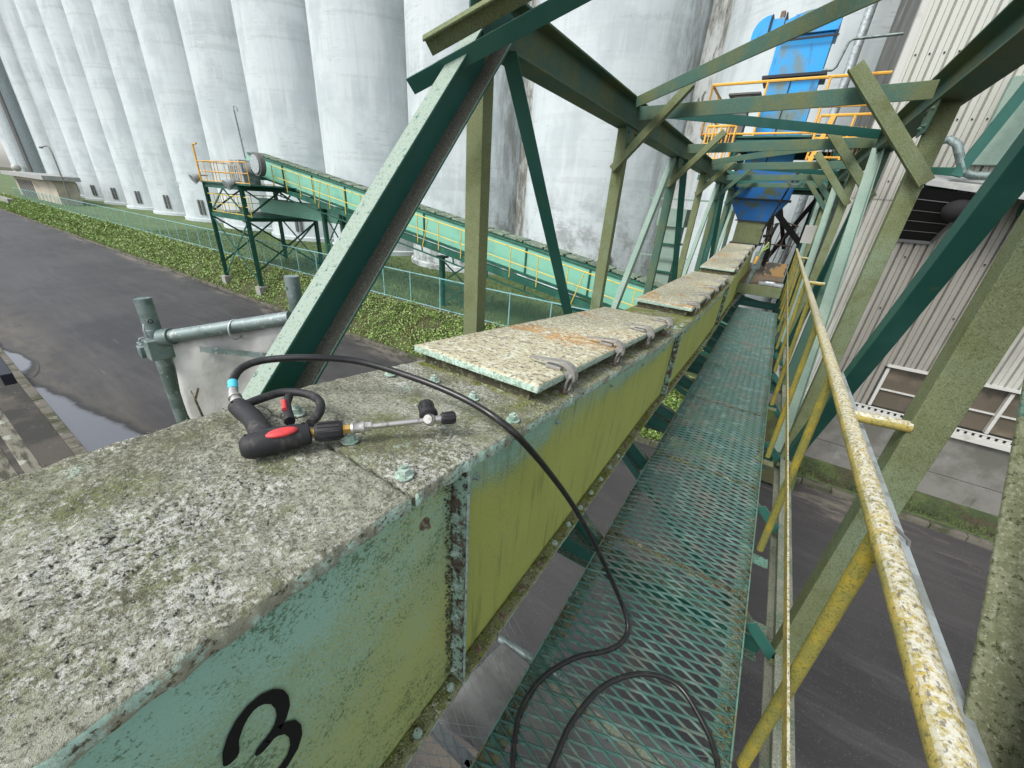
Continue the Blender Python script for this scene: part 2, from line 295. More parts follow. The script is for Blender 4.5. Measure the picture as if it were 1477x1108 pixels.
M['filler'] = mat('silo_filler_concrete', (0.40, 0.42, 0.41), [
    dict(col=(0.13, 0.13, 0.11), scale=1.2, lo=0.45, hi=0.62, detail=9, nr=0.75, stretch=(1, 1, 0.25)),
    dict(col=(0.05, 0.05, 0.04), scale=3, lo=0.60, hi=0.70, detail=8, stretch=(1, 1, 0.3))], rough=0.85)
M['siding'] = mat('corrugated_siding', (0.45, 0.46, 0.41), [
    dict(col=(0.22, 0.21, 0.185), scale=0.45, lo=0.36, hi=0.56, detail=8, zr=(10.0, 5.0), stretch=(1, 1, 0.3)),
    dict(col=(0.20, 0.175, 0.15), scale=2.0, lo=0.50, hi=0.70, detail=10, nr=0.75, stretch=(1, 1, 0.08), zr=(9.0, 4.5), amt=0.7),
    dict(col=(0.36, 0.36, 0.32), scale=5, lo=0.56, hi=0.72, detail=8, nr=0.7, stretch=(1, 1, 0.1), amt=0.6),
    dict(col=(0.13, 0.12, 0.10), scale=9, lo=0.62, hi=0.72, detail=8, nr=0.75, stretch=(1, 1, 0.15), amt=0.5)], rough=0.6, coord='Object')
M['white'] = mat('white_trim', (0.45, 0.45, 0.42), [dict(col=(0.35, 0.34, 0.30), scale=5, lo=0.55, hi=0.7, detail=6)], rough=0.6)
M['pane'] = mat('brown_board_pane', (0.085, 0.072, 0.052), [dict(col=(0.15, 0.125, 0.09), scale=1.6, lo=0.45, hi=0.65, detail=6), dict(col=(0.04, 0.035, 0.03), scale=0.8, lo=0.5, hi=0.7)], rough=0.35, spec=0.6)
M['canopy'] = mat('grey_canopy_sheet', (0.28, 0.29, 0.28), [dict(col=(0.42, 0.41, 0.37), scale=4, lo=0.5, hi=0.7, detail=6)], rough=0.6)
M['beige'] = mat('beige_render', (0.42, 0.38, 0.30), [dict(col=(0.30, 0.28, 0.23), scale=0.8, lo=0.45, hi=0.65, detail=7)], rough=0.85)
M['tarp_pale'] = mat('pale_tarp', (0.42, 0.42, 0.40), [dict(col=(0.33, 0.325, 0.31), scale=3, lo=0.4, hi=0.65, detail=8), dict(col=(0.20, 0.19, 0.17), scale=14, lo=0.62, hi=0.72, detail=8, amt=0.5)], rough=0.65, bumps=[dict(scale=5, h=0.012, detail=6)])
M['tarp'] = mat('grey_tarp', (0.24, 0.24, 0.23), [dict(col=(0.17, 0.165, 0.155), scale=3, lo=0.4, hi=0.65, detail=7), dict(col=(0.13, 0.12, 0.10), scale=11, lo=0.62, hi=0.72, detail=6, amt=0.6)],
    rough=0.6, bumps=[dict(scale=6, h=0.02, detail=5)])
M['deck'] = mat('deck_green_paint', (0.038, 0.105, 0.086), [
    dict(col=(0.095, 0.175, 0.15), scale=9, lo=0.5, hi=0.65, detail=6),
    dict(col=(0.10, 0.115, 0.095), scale=5, lo=0.48, hi=0.64, detail=9, nr=0.75)], rough=0.55, spec=0.5)
M['edge'] = mat('deck_edge_paint', (0.10, 0.21, 0.165), [
    dict(col=(0.14, 0.14, 0.07), scale=6, lo=0.44, hi=0.58, detail=8, nr=0.7), dict(col=(0.05, 0.05, 0.03), scale=50, lo=0.56, hi=0.64, detail=4)],
    rough=0.75, bumps=[dict(scale=90, h=0.002, detail=4)])
M['crumb'] = mat('moss_crumbs', (0.10, 0.095, 0.055), [
    dict(col=(0.19, 0.21, 0.08), scale=9, lo=0.55, hi=0.62, detail=4), dict(col=(0.27, 0.27, 0.20), scale=23, lo=0.60, hi=0.66, detail=3),
    dict(col=(0.04, 0.035, 0.025), scale=31, lo=0.54, hi=0.6, detail=3)], rough=0.95, spec=0.1)
M['leaf'] = mat('ground_cover_leaf', (0.22, 0.33, 0.085), [
    dict(col=(0.32, 0.41, 0.15), scale=6, lo=0.47, hi=0.6, detail=3), dict(col=(0.05, 0.09, 0.025), scale=11, lo=0.52, hi=0.62, detail=3),
    dict(col=(0.17, 0.14, 0.05), scale=0.8, lo=0.54, hi=0.68, detail=8, nr=0.7, amt=0.7)], rough=0.5, spec=0.4)
M['grass'] = mat('lawn_grass', (0.085, 0.135, 0.045), [
    dict(col=(0.12, 0.175, 0.06), scale=0.7, lo=0.45, hi=0.65, detail=8), dict(col=(0.09, 0.085, 0.045), scale=1.6, lo=0.50, hi=0.66, detail=8, amt=0.6),
    dict(col=(0.05, 0.08, 0.03), scale=14, lo=0.52, hi=0.66, detail=5)], rough=0.8, bumps=[dict(scale=14, h=0.06, detail=6, nr=0.7)])
M['verge'] = mat('dark_mossy_verge', (0.045, 0.065, 0.025), [dict(col=(0.08, 0.11, 0.035), scale=2.5, lo=0.45, hi=0.6, detail=8, nr=0.7), dict(col=(0.06, 0.05, 0.03), scale=1.5, lo=0.48, hi=0.62, detail=8)], rough=0.9, bumps=[dict(scale=14, h=0.06, detail=6)])
M['soil'] = mat('soil_bank', (0.05, 0.05, 0.022), [dict(col=(0.06, 0.085, 0.02), scale=2, lo=0.45, hi=0.6, detail=6)], rough=0.95, bumps=[dict(scale=10, h=0.05, detail=6)])
M['fence'] = mat('teal_fence_wire', (0.10, 0.36, 0.34), rough=0.55)
M['fence_post'] = mat('pale_teal_post', (0.22, 0.42, 0.42), [dict(col=(0.14, 0.28, 0.26), scale=3, lo=0.5, hi=0.65)], rough=0.55)
M['wood'] = mat('weathered_slats', (0.16, 0.155, 0.12), [dict(col=(0.05, 0.05, 0.035), scale=3, lo=0.45, hi=0.6, detail=8, stretch=(1, 5, 1)), dict(col=(0.30, 0.31, 0.26), scale=6, lo=0.58, hi=0.68, detail=6)], rough=0.9)
M['hazard'] = mat('dirty_orange_sheet', (0.25, 0.15, 0.05), [dict(col=(0.04, 0.035, 0.03), scale=5, lo=0.5, hi=0.54, detail=1, stretch=(1, 1, 1)), dict(col=(0.16, 0.13, 0.08), scale=8, lo=0.55, hi=0.65)], rough=0.7)
M['motor'] = mat('grey_motor_paint', (0.30, 0.33, 0.33), [dict(col=(0.14, 0.15, 0.14), scale=3, lo=0.5, hi=0.65)], rough=0.5)
M['louvre'] = mat('dark_louvre', (0.13, 0.13, 0.125), rough=0.7)
M['darkgreen'] = mat('dark_green_support', (0.008, 0.07, 0.045), [dict(col=(0.02, 0.11, 0.075), scale=2, lo=0.45, hi=0.65), dict(col=(0.09, 0.08, 0.04), scale=6, lo=0.64, hi=0.72, detail=6)], rough=0.5)

# ------------------------------------------------------------------ mesh helpers
class MB:
    def __init__(s): s.v = []; s.f = []; s.uv = {}
    def add(s, vs, fs):
        o = len(s.v); s.v += [tuple(p) for p in vs]; s.f += [tuple(i + o for i in f) for f in fs]
    def box(s, a, b):
        x0, y0, z0 = a; x1, y1, z1 = b
        s.add([(x0, y0, z0), (x1, y0, z0), (x1, y1, z0), (x0, y1, z0), (x0, y0, z1), (x1, y0, z1), (x1, y1, z1), (x0, y1, z1)],
              [(3, 2, 1, 0), (4, 5, 6, 7), (0, 1, 5, 4), (1, 2, 6, 5), (2, 3, 7, 6), (3, 0, 4, 7)]); return s
    def prism(s, p0, p1, prof, u, v=None):
        """extrude polygon prof (in u,w axes) from p0 to p1"""
        p0 = V(p0); p1 = V(p1); d = (p1 - p0).normalized(); u = V(u); u = (u - d * u.dot(d)).normalized(); w = d.cross(u)
        n = len(prof)
        a = [p0 + u * q[0] + w * q[1] for q in prof]; b = [p1 + u * q[0] + w * q[1] for q in prof]
        area = sum(prof[i][0] * prof[(i + 1) % n][1] - prof[(i + 1) % n][0] * prof[i][1] for i in range(n))
        fs = [(i, (i + 1) % n, n + (i + 1) % n, n + i) for i in range(n)] + [tuple(range(n))[::-1], tuple(range(n, 2 * n))]
        if area < 0: fs = [f[::-1] for f in fs]
        s.add(a + b, fs); return s
    def bar(s, p0, p1, a, b, u=(0, 0, 1)):
        return s.prism(p0, p1, [(-a / 2, -b / 2), (a / 2, -b / 2), (a / 2, b / 2), (-a / 2, b / 2)], u)
    def tube(s, pts, r, n=12, cap=True):
        pts = [V(p) for p in pts]; m = len(pts); rs = r if isinstance(r, (list, tuple)) else [r] * m
        t0 = (pts[1] - pts[0]).normalized(); u = t0.orthogonal().normalized(); vs = []
        for i in range(m):
            t = (pts[min(i + 1, m - 1)] - pts[max(i - 1, 0)]).normalized()
            u = (u - t * u.dot(t)).normalized(); w = t.cross(u)
            for k in range(n):
                a = 2 * math.pi * k / n; vs.append(pts[i] + (u * math.cos(a) + w * math.sin(a)) * rs[i])
        fs = [(i * n + k, i * n + (k + 1) % n, (i + 1) * n + (k + 1) % n, (i + 1) * n + k) for i in range(m - 1) for k in range(n)]
        if cap: fs += [tuple(range(n))[::-1], tuple(range((m - 1) * n, m * n))]
        s.add(vs, fs); return s
    def ell(s, c, r, ax=None, nu=16, nv=10, p=1.0):
        """ellipsoid / super-ellipsoid with axes matrix ax"""
        c = V(c); ax = ax or Matrix.Identity(3); vs = []; fs = []
        sg = lambda x: math.copysign(abs(x) ** p, x)
        for j in range(nv + 1):
            ph = math.pi * j / nv
            for i in range(nu):
                th = 2 * math.pi * i / nu
                q = V((r[0] * sg(math.cos(ph)), r[1] * sg(math.sin(ph) * math.cos(th)), r[2] * sg(math.sin(ph) * math.sin(th))))
                vs.append(c + ax @ q)
        for j in range(nv):
            for i in range(nu): fs.append((j * nu + i, j * nu + (i + 1) % nu, (j + 1) * nu + (i + 1) % nu, (j + 1) * nu + i))
        s.add(vs, fs); return s
    def hexb(s, p, n, r=0.012, h=0.009, wr=0.018):
        """hex bolt head with washer, standing along n"""
        p = V(p); n = V(n).normalized(); u = n.orthogonal().normalized()
        a0 = random.random()
        ring = lambda rad, k: [(rad * math.cos(2 * math.pi * i / k + a0), rad * math.sin(2 * math.pi * i / k + a0)) for i in range(k)]
        s.prism(p, p + n * 0.003, ring(wr, 14), u); s.prism(p + n * 0.003, p + n * (0.003 + h), ring(r, 6), u)
        s.prism(p + n * (0.003 + h), p + n * (0.009 + h), ring(r * 0.5, 8), u); return s
    def build(s, name, m, parent=None, smooth=None, bevel=0, weld=False):
        me = bpy.data.meshes.new(name); me.from_pydata(s.v, [], s.f)
        if s.uv:
            ul = me.uv_layers.new(name='UVMap')
            for lp in me.loops: ul.data[lp.index].uv = s.uv.get(lp.vertex_index, (0, 0))
        me.update()
        if weld:
            bm = bmesh.new(); bm.from_mesh(me); bmesh.ops.remove_doubles(bm, verts=bm.verts, dist=1e-5); bm.to_mesh(me); bm.free()
        if smooth:
            me.polygons.foreach_set('use_smooth', [True] * len(me.polygons)); me.set_sharp_from_angle(angle=math.radians(smooth))
        me.materials.append(M[m] if isinstance(m, str) else m)
        o = bpy.data.objects.new(name, me); COL.objects.link(o)
        if parent: o.parent = parent
        if bevel:
            b = o.modifiers.new('bevel', 'BEVEL'); b.width = bevel; b.segments = 2; b.limit_method = 'ANGLE'; b.angle_limit = math.radians(40)
            b.use_clamp_overlap = True
        return o
def tag(o, label=None, cat=None, group=None, kind=None):
    if label: o['label'] = label
    if cat: o['category'] = cat
    if group: o['group'] = group
    if kind: o['kind'] = kind
    return o
def thing(name, label, cat, loc=(0, 0, 0), group=None):
    o = bpy.data.objects.new(name, None); o.empty_display_size = 0.1; COL.objects.link(o); o.location = loc
    return tag(o, label, cat, group)
def copy_tree(o, parent=None):
    c = o.copy(); COL.objects.link(c); c.parent = parent
    for ch in list(o.children): copy_tree(ch, c)
    return c
def Hp(w, h, t=0.009, tw=0.007):      # I section: u = depth h, w = flange width
    a, b = h / 2, w / 2
    return [(-a, -b), (-a + t, -b), (-a + t, -tw / 2), (a - t, -tw / 2), (a - t, -b), (a, -b), (a, b), (a - t, b), (a - t, tw / 2), (-a + t, tw / 2), (-a + t, b), (-a, b)]
def Cp(h, b, t=0.008, tw=0.007, flip=1):   # channel: u = depth, opening toward +w*flip, web at 0
    a = h / 2; p = [(-a, 0), (a, 0), (a, b), (a - t, b), (a - t, tw), (-a + t, tw), (-a + t, b), (-a, b)]
    return [(x, y * flip) for x, y in p]
def Lp(a, b, t=0.007, fa=1, fb=1):
    return [(x * fa, y * fb) for x, y in [(0, 0), (a, 0), (a, t), (t, t), (t, b), (0, b)]]
def lerp(pts, y):
    if y <= pts[0][0]: return pts[0][1]
    for (a, za), (b, zb) in zip(pts, pts[1:]):
        if y <= b: return za + (zb - za) * (y - a) / (b - a)
    return pts[-1][1]
def smoothc(pts, y, r=0.35): return (lerp(pts, y - r) + lerp(pts, y) * 2 + lerp(pts, y + r)) / 4
G = -5.95            # road level, the camera is the origin

# ================================================================== GROUND AND ROAD
def sheet(name, x0, x1, y0, y1, z, m):
    b = MB(); b.add([(x0, y0, z), (x1, y0, z), (x1, y1, z), (x0, y1, z)], [(0, 1, 2, 3)])
    return tag(b.build(name, m), kind='structure')
sheet('ground', -900, 900, -900, 900, G - 0.02, 'soil')
sheet('road', -400, 300, 0.95, 9.9, G, 'asphalt')
def band(name, x0, x1, ya, yb, z, m, n=260, amp=0.25, sc=0.35, seed=0, edge=1):
    b = MB(); vs = []
    for i in range(n + 1):
        x = x0 + (x1 - x0) * i / n
        k = noise.noise(V((x * sc, seed, 0))) * amp + noise.noise(V((x * sc * 4, seed, 3))) * amp * 0.4
        vs += [(x, ya, z), (x, yb + k * edge, z)]
    b.add(vs, [(2 * i, 2 * i + 2, 2 * i + 3, 2 * i + 1) for i in range(n)]); return tag(b.build(name, m), kind='structure')
sheet('pavement', -400, 300, -60, 0.74, G + 0.10, 'pave')
sheet('pavement_strip', -110, 30, -2.6, -0.15, G + 0.104, 'gravel')
b = MB()
x = -110
while x < 30:
    b.box((x + 0.006, 0.745, G - 0.01), (x + 0.594, 0.94, G + 0.12 + random.uniform(-0.004, 0.004))); x += 0.6
tag(b.build('near_kerb', 'kerb', bevel=0.012), kind='structure')
b = MB(); x = -110
while x < 40:
    yk = 9.9 if x < 0 else 10.68
    b.box((x + 0.006, yk, G - 0.01), (x + 0.594, yk + 0.16, G + 0.13 + random.uniform(-0.006, 0.006))); x += 0.6
tag(b.build('far_kerb', 'kerb', bevel=0.012), kind='structure')
sheet('road_margin', 0.0, 300, 9.9, 10.69, G + 0.0, 'asphalt')
def puddle_mat():
    m = bpy.data.materials.new('puddle_shore'); m.use_nodes = True; nt = m.node_tree; N = nt.nodes; L = nt.links; bs = N['Principled BSDF']
    uv = N.new('ShaderNodeUVMap'); sp = N.new('ShaderNodeSeparateXYZ'); L.new(uv.outputs[0], sp.inputs[0])
    tc = N.new('ShaderNodeTexCoord'); nz = N.new('ShaderNodeTexNoise'); nz.inputs['Scale'].default_value = 1.7; nz.inputs['Detail'].default_value = 7; L.new(tc.outputs['Object'], nz.inputs['Vector'])
    mu = N.new('ShaderNodeMath'); mu.operation = 'MULTIPLY_ADD'; mu.inputs[1].default_value = 0.45; L.new(nz.outputs['Fac'], mu.inputs[0]); L.new(sp.outputs[0], mu.inputs[2])
    def mr(a, b, lo, hi):
        q = N.new('ShaderNodeMapRange'); q.interpolation_type = 'SMOOTHSTEP'
        for k, v_ in zip((1, 2, 3, 4), (a, b, lo, hi)): q.inputs[k].default_value = v_
        L.new(mu.outputs[0], q.inputs[0]); return q.outputs[0]
    L.new(mr(0.78, 0.98, 0.03, 0.5), bs.inputs['Roughness']); L.new(mr(0.78, 0.98, 2.6, 1.35), bs.inputs['IOR'])
    mx = N.new('ShaderNodeMix'); mx.data_type = 'RGBA'; L.new(mr(0.95, 1.22, 0, 1), mx.inputs[0]); mx.inputs[6].default_value = (0.018, 0.017, 0.016, 1); mx.inputs[7].default_value = (0.055, 0.050, 0.040, 1)
    L.new(mx.outputs[2], bs.inputs['Base Color']); return m
M['puddle'] = puddle_mat()
def puddle(name, pts, z):
    c = V((sum(p[0] for p in pts) / len(pts), sum(p[1] for p in pts) / len(pts), z)); n = len(pts) * 8; rings = 6; edge = []
    for i in range(n):
        t = i / 8; a = int(t) % len(pts); f = t - int(t)
        P0, P1, P2, P3 = [V((*pts[(a + k) % len(pts)], z)) for k in (-1, 0, 1, 2)]
        q = 0.5 * (2 * P1 + (P2 - P0) * f + (2 * P0 - 5 * P1 + 4 * P2 - P3) * f * f + (3 * P1 - P0 - 3 * P2 + P3) * f ** 3)
        edge.append(q)
    b = MB(); vs = [tuple(c)]; uvs = [(0, 0)]
    for k in range(1, rings + 1):
        for q in edge: p = c.lerp(q, k / rings * 1.15); vs.append((p.x, max(p.y, 0.945), z)); uvs.append((k / rings, 0))
    fs = [(0, i + 1, (i + 1) % n + 1) for i in range(n)]
    for k in range(rings - 1):
        for i in range(n): a_ = 1 + k * n; fs.append((a_ + i, a_ + n + i, a_ + n + (i + 1) % n, a_ + (i + 1) % n))
    b.add(vs, fs); b.uv = dict(enumerate(uvs)); return tag(b.build(name, 'puddle'), kind='structure')
puddle('puddle', [(-18.6, 0.80), (-16.6, 1.25), (-14.4, 1.65), (-12.4, 2.0), (-10.2, 2.1), (-8.2, 1.7), (-7.6, 0.6), (-12.0, 0.45), (-15.5, 0.5)], G + 0.009)
puddle('puddle', [(-22.5, 0.6), (-21.0, 1.25), (-19.4, 1.35), (-18.3, 1.0), (-19.5, 0.5)], G + 0.013)

# embankment and lawn
FY, FZ = 12.0, -4.42
b = MB(); n = 220; rows = 8; vs = []
for i in range(n + 1):
    x = -125 + 127.0 * i / n
    for j in range(rows + 1):
        t = j / rows; y = 10.06 + (FY - 0.1 - 10.06) * t; z = G + 0.08 + (FZ - 0.1 - G) * (t ** 0.9)
        k = noise.noise(V((x * 0.7, y * 0.9, 1))) * 0.10 * (0.2 + math.sin(math.pi * t)); vs.append((x, y, z + k))
b.add(vs, [(i * (rows + 1) + j, (i + 1) * (rows + 1) + j, (i + 1) * (rows + 1) + j + 1, i * (rows + 1) + j + 1) for i in range(n) for j in range(rows)])
tag(b.build('embankment', 'soil', smooth=60), kind='structure')
sheet('lawn', -400, 2.0, FY, 60, FZ - 0.06, 'grass')
sheet('yard_ground', 2.0, 300, 10.84, 60, G + 0.13, 'grass')
b = MB(); b.box((-125, FY - 0.1, FZ - 0.9), (2.0, FY + 0.1, FZ)); tag(b.build('fence_plinth', 'kerb', bevel=0.01), 'low mossy concrete plinth under the teal mesh fence', 'kerb')
b = MB()
def leaf(b, p, s, seed):
    r = random.random; a = r() * 6.283; t = math.radians(10 + 55 * r()); d = V((math.cos(a), math.sin(a), 0)); sd = V((-d.y, d.x, 0))
    up = V((0, 0, 1)); f = (d * math.cos(t) + up * math.sin(t)); q = V(p)
    b.add([q, q + f * s * 0.5 + sd * s * 0.34 + up * s * 0.06, q + f * s + up * s * -0.08, q + f * s * 0.5 - sd * s * 0.34 + up * s * 0.06], [(0, 1, 2, 3)])
cnt = 0
while cnt < 70000:
    x = -1.0 - 100 * (random.random() ** 2.0); t = random.random()
    if noise.noise(V((x * 0.55, t * 2.2, 5))) < -0.32 and random.random() < 0.75: continue
    y = 10.08 + (FY - 0.15 - 10.08) * t; z = G + 0.08 + (FZ - 0.1 - G) * (t ** 0.9) + noise.noise(V((x * 0.7, y * 0.9, 1))) * 0.10 * (0.2 + math.sin(math.pi * t))
    hgt = max(0, noise.noise(V((x * 1.3, t * 4, 2)))) * 0.32
    leaf(b, (x, y, z + random.random() * (0.05 + hgt)), random.uniform(0.045, 0.12) * (1 + max(0, (-x - 20)) * 0.02), 0); cnt += 1
tag(b.build('ground_cover', 'leaf'), 'leafy green ground cover carpeting the bank between road and fence', 'ground cover', kind='stuff')
b = MB(); cnt = 0
while cnt < 42000:
    x = -2.0 - 44 * (random.random() ** 1.4); y = FY + 0.1 + random.random() * 8.5
    p = V((x, y, FZ - 0.06)); a = random.random() * 6.283; h = random.uniform(0.05, 0.13); d = V((math.cos(a), math.sin(a), 0)) * 0.014
    b.add([p - d, p + d, p + V((random.uniform(-.05, .05), random.uniform(-.05, .05), h))], [(0, 1, 2)]); cnt += 1
tag(b.build('grass', 'grass'), 'short mown grass between the mesh fence and the silos', 'grass', kind='stuff')

# fence -------------------------------------------------------------
fence = thing('mesh_fence', 'long teal chain link fence along the top of the grass bank', 'fence', (-2, FY, FZ))
b = MB(); b.bar((0, 0, 1.33), (-90, 0, 1.33), 0.035, 0.035); b.bar((0, 0, 0.06), (-90, 0, 0.06), 0.03, 0.03); b.build('rail', 'fence_post', fence)
for k in range(50):
    bb = MB(); bb.tube([(-1.75 * k - 0.5, 0, -0.02), (-1.75 * k - 0.5, 0, 1.38)], 0.024, 8); bb.build('post', 'fence_post', fence, smooth=40)
b = MB(); k = 0; x = 0.0; H_ = 1.28
while x > -90:
    for s in (1, -1):
        x0, x1 = (x, x - H_ * 0.8) if s > 0 else (x - H_ * 0.8, x)
        b.bar((x0, 0.012 * s, 0.05), (x1, 0.012 * s, 0.05 + H_), 0.0019, 0.0019, (0, 1, 0))
    x -= 0.10 if x > -25 else 0.20
b.build('chain_link', 'fence', fence)

# ================================================================== SILOS
SP, R_, CY_ = 9.36, 4.45, 24.0
silos = []
side_words = {}
for i in range(-1, 15):
    cx = -9.6 - SP * i
    dirty = i <= 1
    b = MB(); n = 96; hs_ = 34.0
    vs = []
    zs = [0, 0.001, 12, 24, hs_]
    for z in (0, hs_):
        for k in range(n): a = 2 * math.pi * k / n; vs.append((R_ * math.cos(a), R_ * math.sin(a), z))
    b.add(vs, [(k, (k + 1) % n, n + (k + 1) % n, n + k) for k in range(n)] + [tuple(range(n, 2 * n))])
    words = {-1: 'stained concrete silo behind the blue elevator, rightmost of the silo row', 0: 'stained pale silo just left of the blue elevator tower',
             1: 'stained pale silo seen between the near truss posts', 2: 'pale silo right behind the sloping green conveyor and the big diagonal',
             3: 'pale silo behind the upper end of the green conveyor', 4: 'pale silo behind the conveyor head with its grey motor',
             5: 'pale silo left of the conveyor tower carrying a small grey hood', 6: 'sixth pale silo from the left edge of the photo, above the fence',
             7: 'fifth pale silo from the left edge, behind the fence', 8: 'fourth pale silo from the left edge, beside the beige gatehouse',
             9: 'third pale silo from the left edge, above the gatehouse corner', 10: 'second pale silo from the left edge, above the gatehouse roof',
             11: 'leftmost visible pale silo, behind the gatehouse roof'}.get(i, 'far pale silo partly hidden behind the grey duct at the left edge')
    t = thing('silo', words, 'silo', (cx, CY_, FZ - 0.06), 'round concrete silos in a row')
    b.build('shell', ('silo_dirty' if i in (0, 1) else 'silo_worn' if i == -1 else 'silo'), t, smooth=50)
    # curved plinth
    p = MB(); vs = []
    for z, r in ((0, R_ + 0.16), (0.30, R_ + 0.16), (0.36, R_ + 0.02)):
        for k in range(n): a = 2 * math.pi * k / n; vs.append((r * math.cos(a), r * math.sin(a), z))
    p.add(vs, [(j * n + k, j * n + (k + 1) % n, (j + 1) * n + (k + 1) % n, (j + 1) * n + k) for j in range(2) for k in range(n)])
    p.build('plinth', 'silo_dirty' if dirty else 'silo', t, smooth=50)
    # filler wall between this silo and the next on its left
    f = MB(); f.box((-SP / 2 - 0.42, -1.25, 0), (-SP / 2 + 0.42, -0.6, 34)); f.build('filler_wall', 'filler', t)
    if True:   # louvred slots low on the front right
        for kk, ang in enumerate((-62, -57)):
            a = math.radians(ang); cxx, cyy = R_ * math.cos(a), R_ * math.sin(a); tx, ty = -math.sin(a), math.cos(a); nx, ny = math.cos(a), math.sin(a)
            lv = MB()
            lv.bar((cxx + nx * 0.05, cyy + ny * 0.05, 0.75), (cxx + nx * 0.05, cyy + ny * 0.05, 2.25), 0.10, 0.20, (nx, ny, 0))
            for q in range(11):
                zz = 0.85 + q * 0.12
                lv.bar((cxx + nx * 0.11 - tx * 0.1, cyy + ny * 0.11 - ty * 0.1, zz), (cxx + nx * 0.11 + tx * 0.1, cyy + ny * 0.11 + ty * 0.1, zz), 0.02, 0.04)
            lv.build('louvre', 'louvre', t)
# hood on a silo
b = MB(); b.box((-0.5, -0.7, 0), (0.5, 0.0, 0.5)); b.prism((-0.5, -0.7, 0.5), (0.5, -0.7, 0.5), [(0, 0), (0, -0.7), (0.35, -0.7)], (0, 0, 1)); b.box((0.2, -0.3, -1.6), (0.32, -0.1, 0))
h = b.build('vent_hood', 'galv_light', bevel=0.01); h.location = (-57.5, 20.3, -1.1); tag(h, 'small grey vent hood with a downpipe on the silo wall above the fence', 'vent hood')
# mast behind conveyor
b = MB(); b.tube([(0, 0, 0), (-0.3, 0, 3.6)], 0.04, 8); b.tube([(-0.3, 0, 3.6), (-0.25, 0, 3.8), (0.1, 0, 3.7), (0.1, 0, 3.5)], 0.025, 6)
for q in range(5): b.bar((-0.02 * q - 0.1, 0, 0.6 + q * 0.5), (-0.02 * q + 0.1, 0, 0.6 + q * 0.5), 0.03, 0.03)
o = b.build('antenna_mast', 'galv', smooth=40); o.location = (-29.4, 14.0, 0.2); tag(o, 'thin grey mast standing behind the conveyor tower platform', 'mast')

# gatehouse ----------------------------------------------------------
gh = thing('gatehouse', 'low beige gatehouse with a flat grey roof left of the silos', 'building', (-77, 14, G))
b = MB(); b.box((-26, 0, 0), (-2.5, 2.0, 4.3)); b.build('wall', 'beige', gh)
b = MB(); b.box((-27, -1.0, 4.3), (-1.6, 2.4, 4.8)); b.build('roof', 'canopy', gh)
b = MB()
for q in range(9): b.box((-15.5 - q * 1.1, -0.06, 1.2), (-14.9 - q * 1.1, 0.0, 3.8))
b.build('window', 'louvre', gh)
b = MB(); b.box((-26, -3.2, 0), (-13.5, -0.2, 1.4)); b.build('ramp', 'footing', gh)
sl = thing('street_lamp', 'thin dark curved street lamp in front of the beige gatehouse', 'street lamp', (-66, 12.4, FZ))
b = MB(); b.tube([(0, 0, 0), (-0.2, 0, 5.6), (-0.6, 0, 6.1), (-1.2, 0, 6.3), (-3.6, 0, 6.2)], 0.05, 8); b.build('pole', 'louvre', sl, smooth=40)
b = MB(); b.ell((-4.0, 0, 6.15), (0.5, 0.16, 0.1)); b.build('lamp_head', 'louvre', sl, smooth=40)
tk = thing('ventilation_pipe', 'wide grey vertical duct with thin pipes rising above the gatehouse roof', 'duct', (-107.5, 17, -1.2))
b = MB(); b.tube([(0, 0, 0), (0, 0, 26)], 1.5, 24); b.build('duct', 'galv_light', tk, smooth=40)
b = MB(); b.tube([(2.4, -0.6, 0), (2.4, -0.6, 26)], 0.22, 10); b.tube([(3.1, -0.6, 0), (3.1, -0.6, 26)], 0.16, 10); b.build('thin_pipe', 'louvre', tk, smooth=40)
b = MB(); b.ell((1.6, -1.9, 0.55), (0.55, 0.55, 0.55)); b.build('lamp_globe', 'white', tk, smooth=60)

# ================================================================== GREEN SLOPING CONVEYOR (across the road)
CYc = 13.0
def cz(x): return -2.12 - 0.152 * (x + 2.75)      # top of box
cv = thing('inclined_conveyor', 'sloping seafoam green enclosed conveyor with yellow handrail below the silos', 'conveyor', (-13, CYc, cz(-13)))
def cl(x, dy=0, dz=0): return (x + 13, dy, cz(x) - cz(-13) + dz)
XA, XB = -26.2, 0.6
b = MB(); b.prism(cl(XA, 0, -0.55), cl(XB, 0, -0.55), [(-0.5, -0.4), (0.5, -0.4), (0.5, 0.4), (-0.5, 0.4)], (0, 0, 1)); b.build('casing', 'seafoam', cv)
b = MB()
b.bar(cl(XA, 0, -0.02), cl(XB, 0, -0.02), 0.035, 0.84)
b.bar(cl(XA, -0.42, -0.08), cl(XB, -0.42, -0.08), 0.035, 0.05)
b.bar(cl(XA, -0.44, -1.04), cl(XB, -0.44, -1.04), 0.09, 0.10)
b.build('top_cover', 'darkgreen', cv)
x = XA + 0.8
while x < XB:
    b = MB(); b.bar(cl(x, -0.43, -0.1), cl(x, -0.43, -1.0), 0.05, 0.05, (1, 0, 0)); b.build('rib', 'darkgreen', cv); x += 2.55
x = XA + 0.4
while x < XB - 1:
    b = MB(); b.bar(cl(x, 0, 0.05), cl(x + 0.78, 0, 0.05), 0.06, 0.7); b.bar(cl(x + 0.8, -0.2, 0.07), cl(x + 0.8, 0.2, 0.07), 0.05, 0.05); x += 0.86
    b.build('inspection_cover', 'cover_grime', cv)
b = MB(); b.bar(cl(-23, -0.95, -1.16), cl(XB, -0.95, -1.16), 0.2, 0.06); b.bar(cl(-23, -0.7, -1.16), cl(XB, -0.7, -1.16), 0.03, 0.55); b.bar(cl(-23, 0, -1.5), cl(XB, 0, -1.5), 0.05, 0.09)
b.bar(cl(-23, -0.9, -1.5), cl(XB, -0.9, -1.5), 0.05, 0.05)
x = -22.5
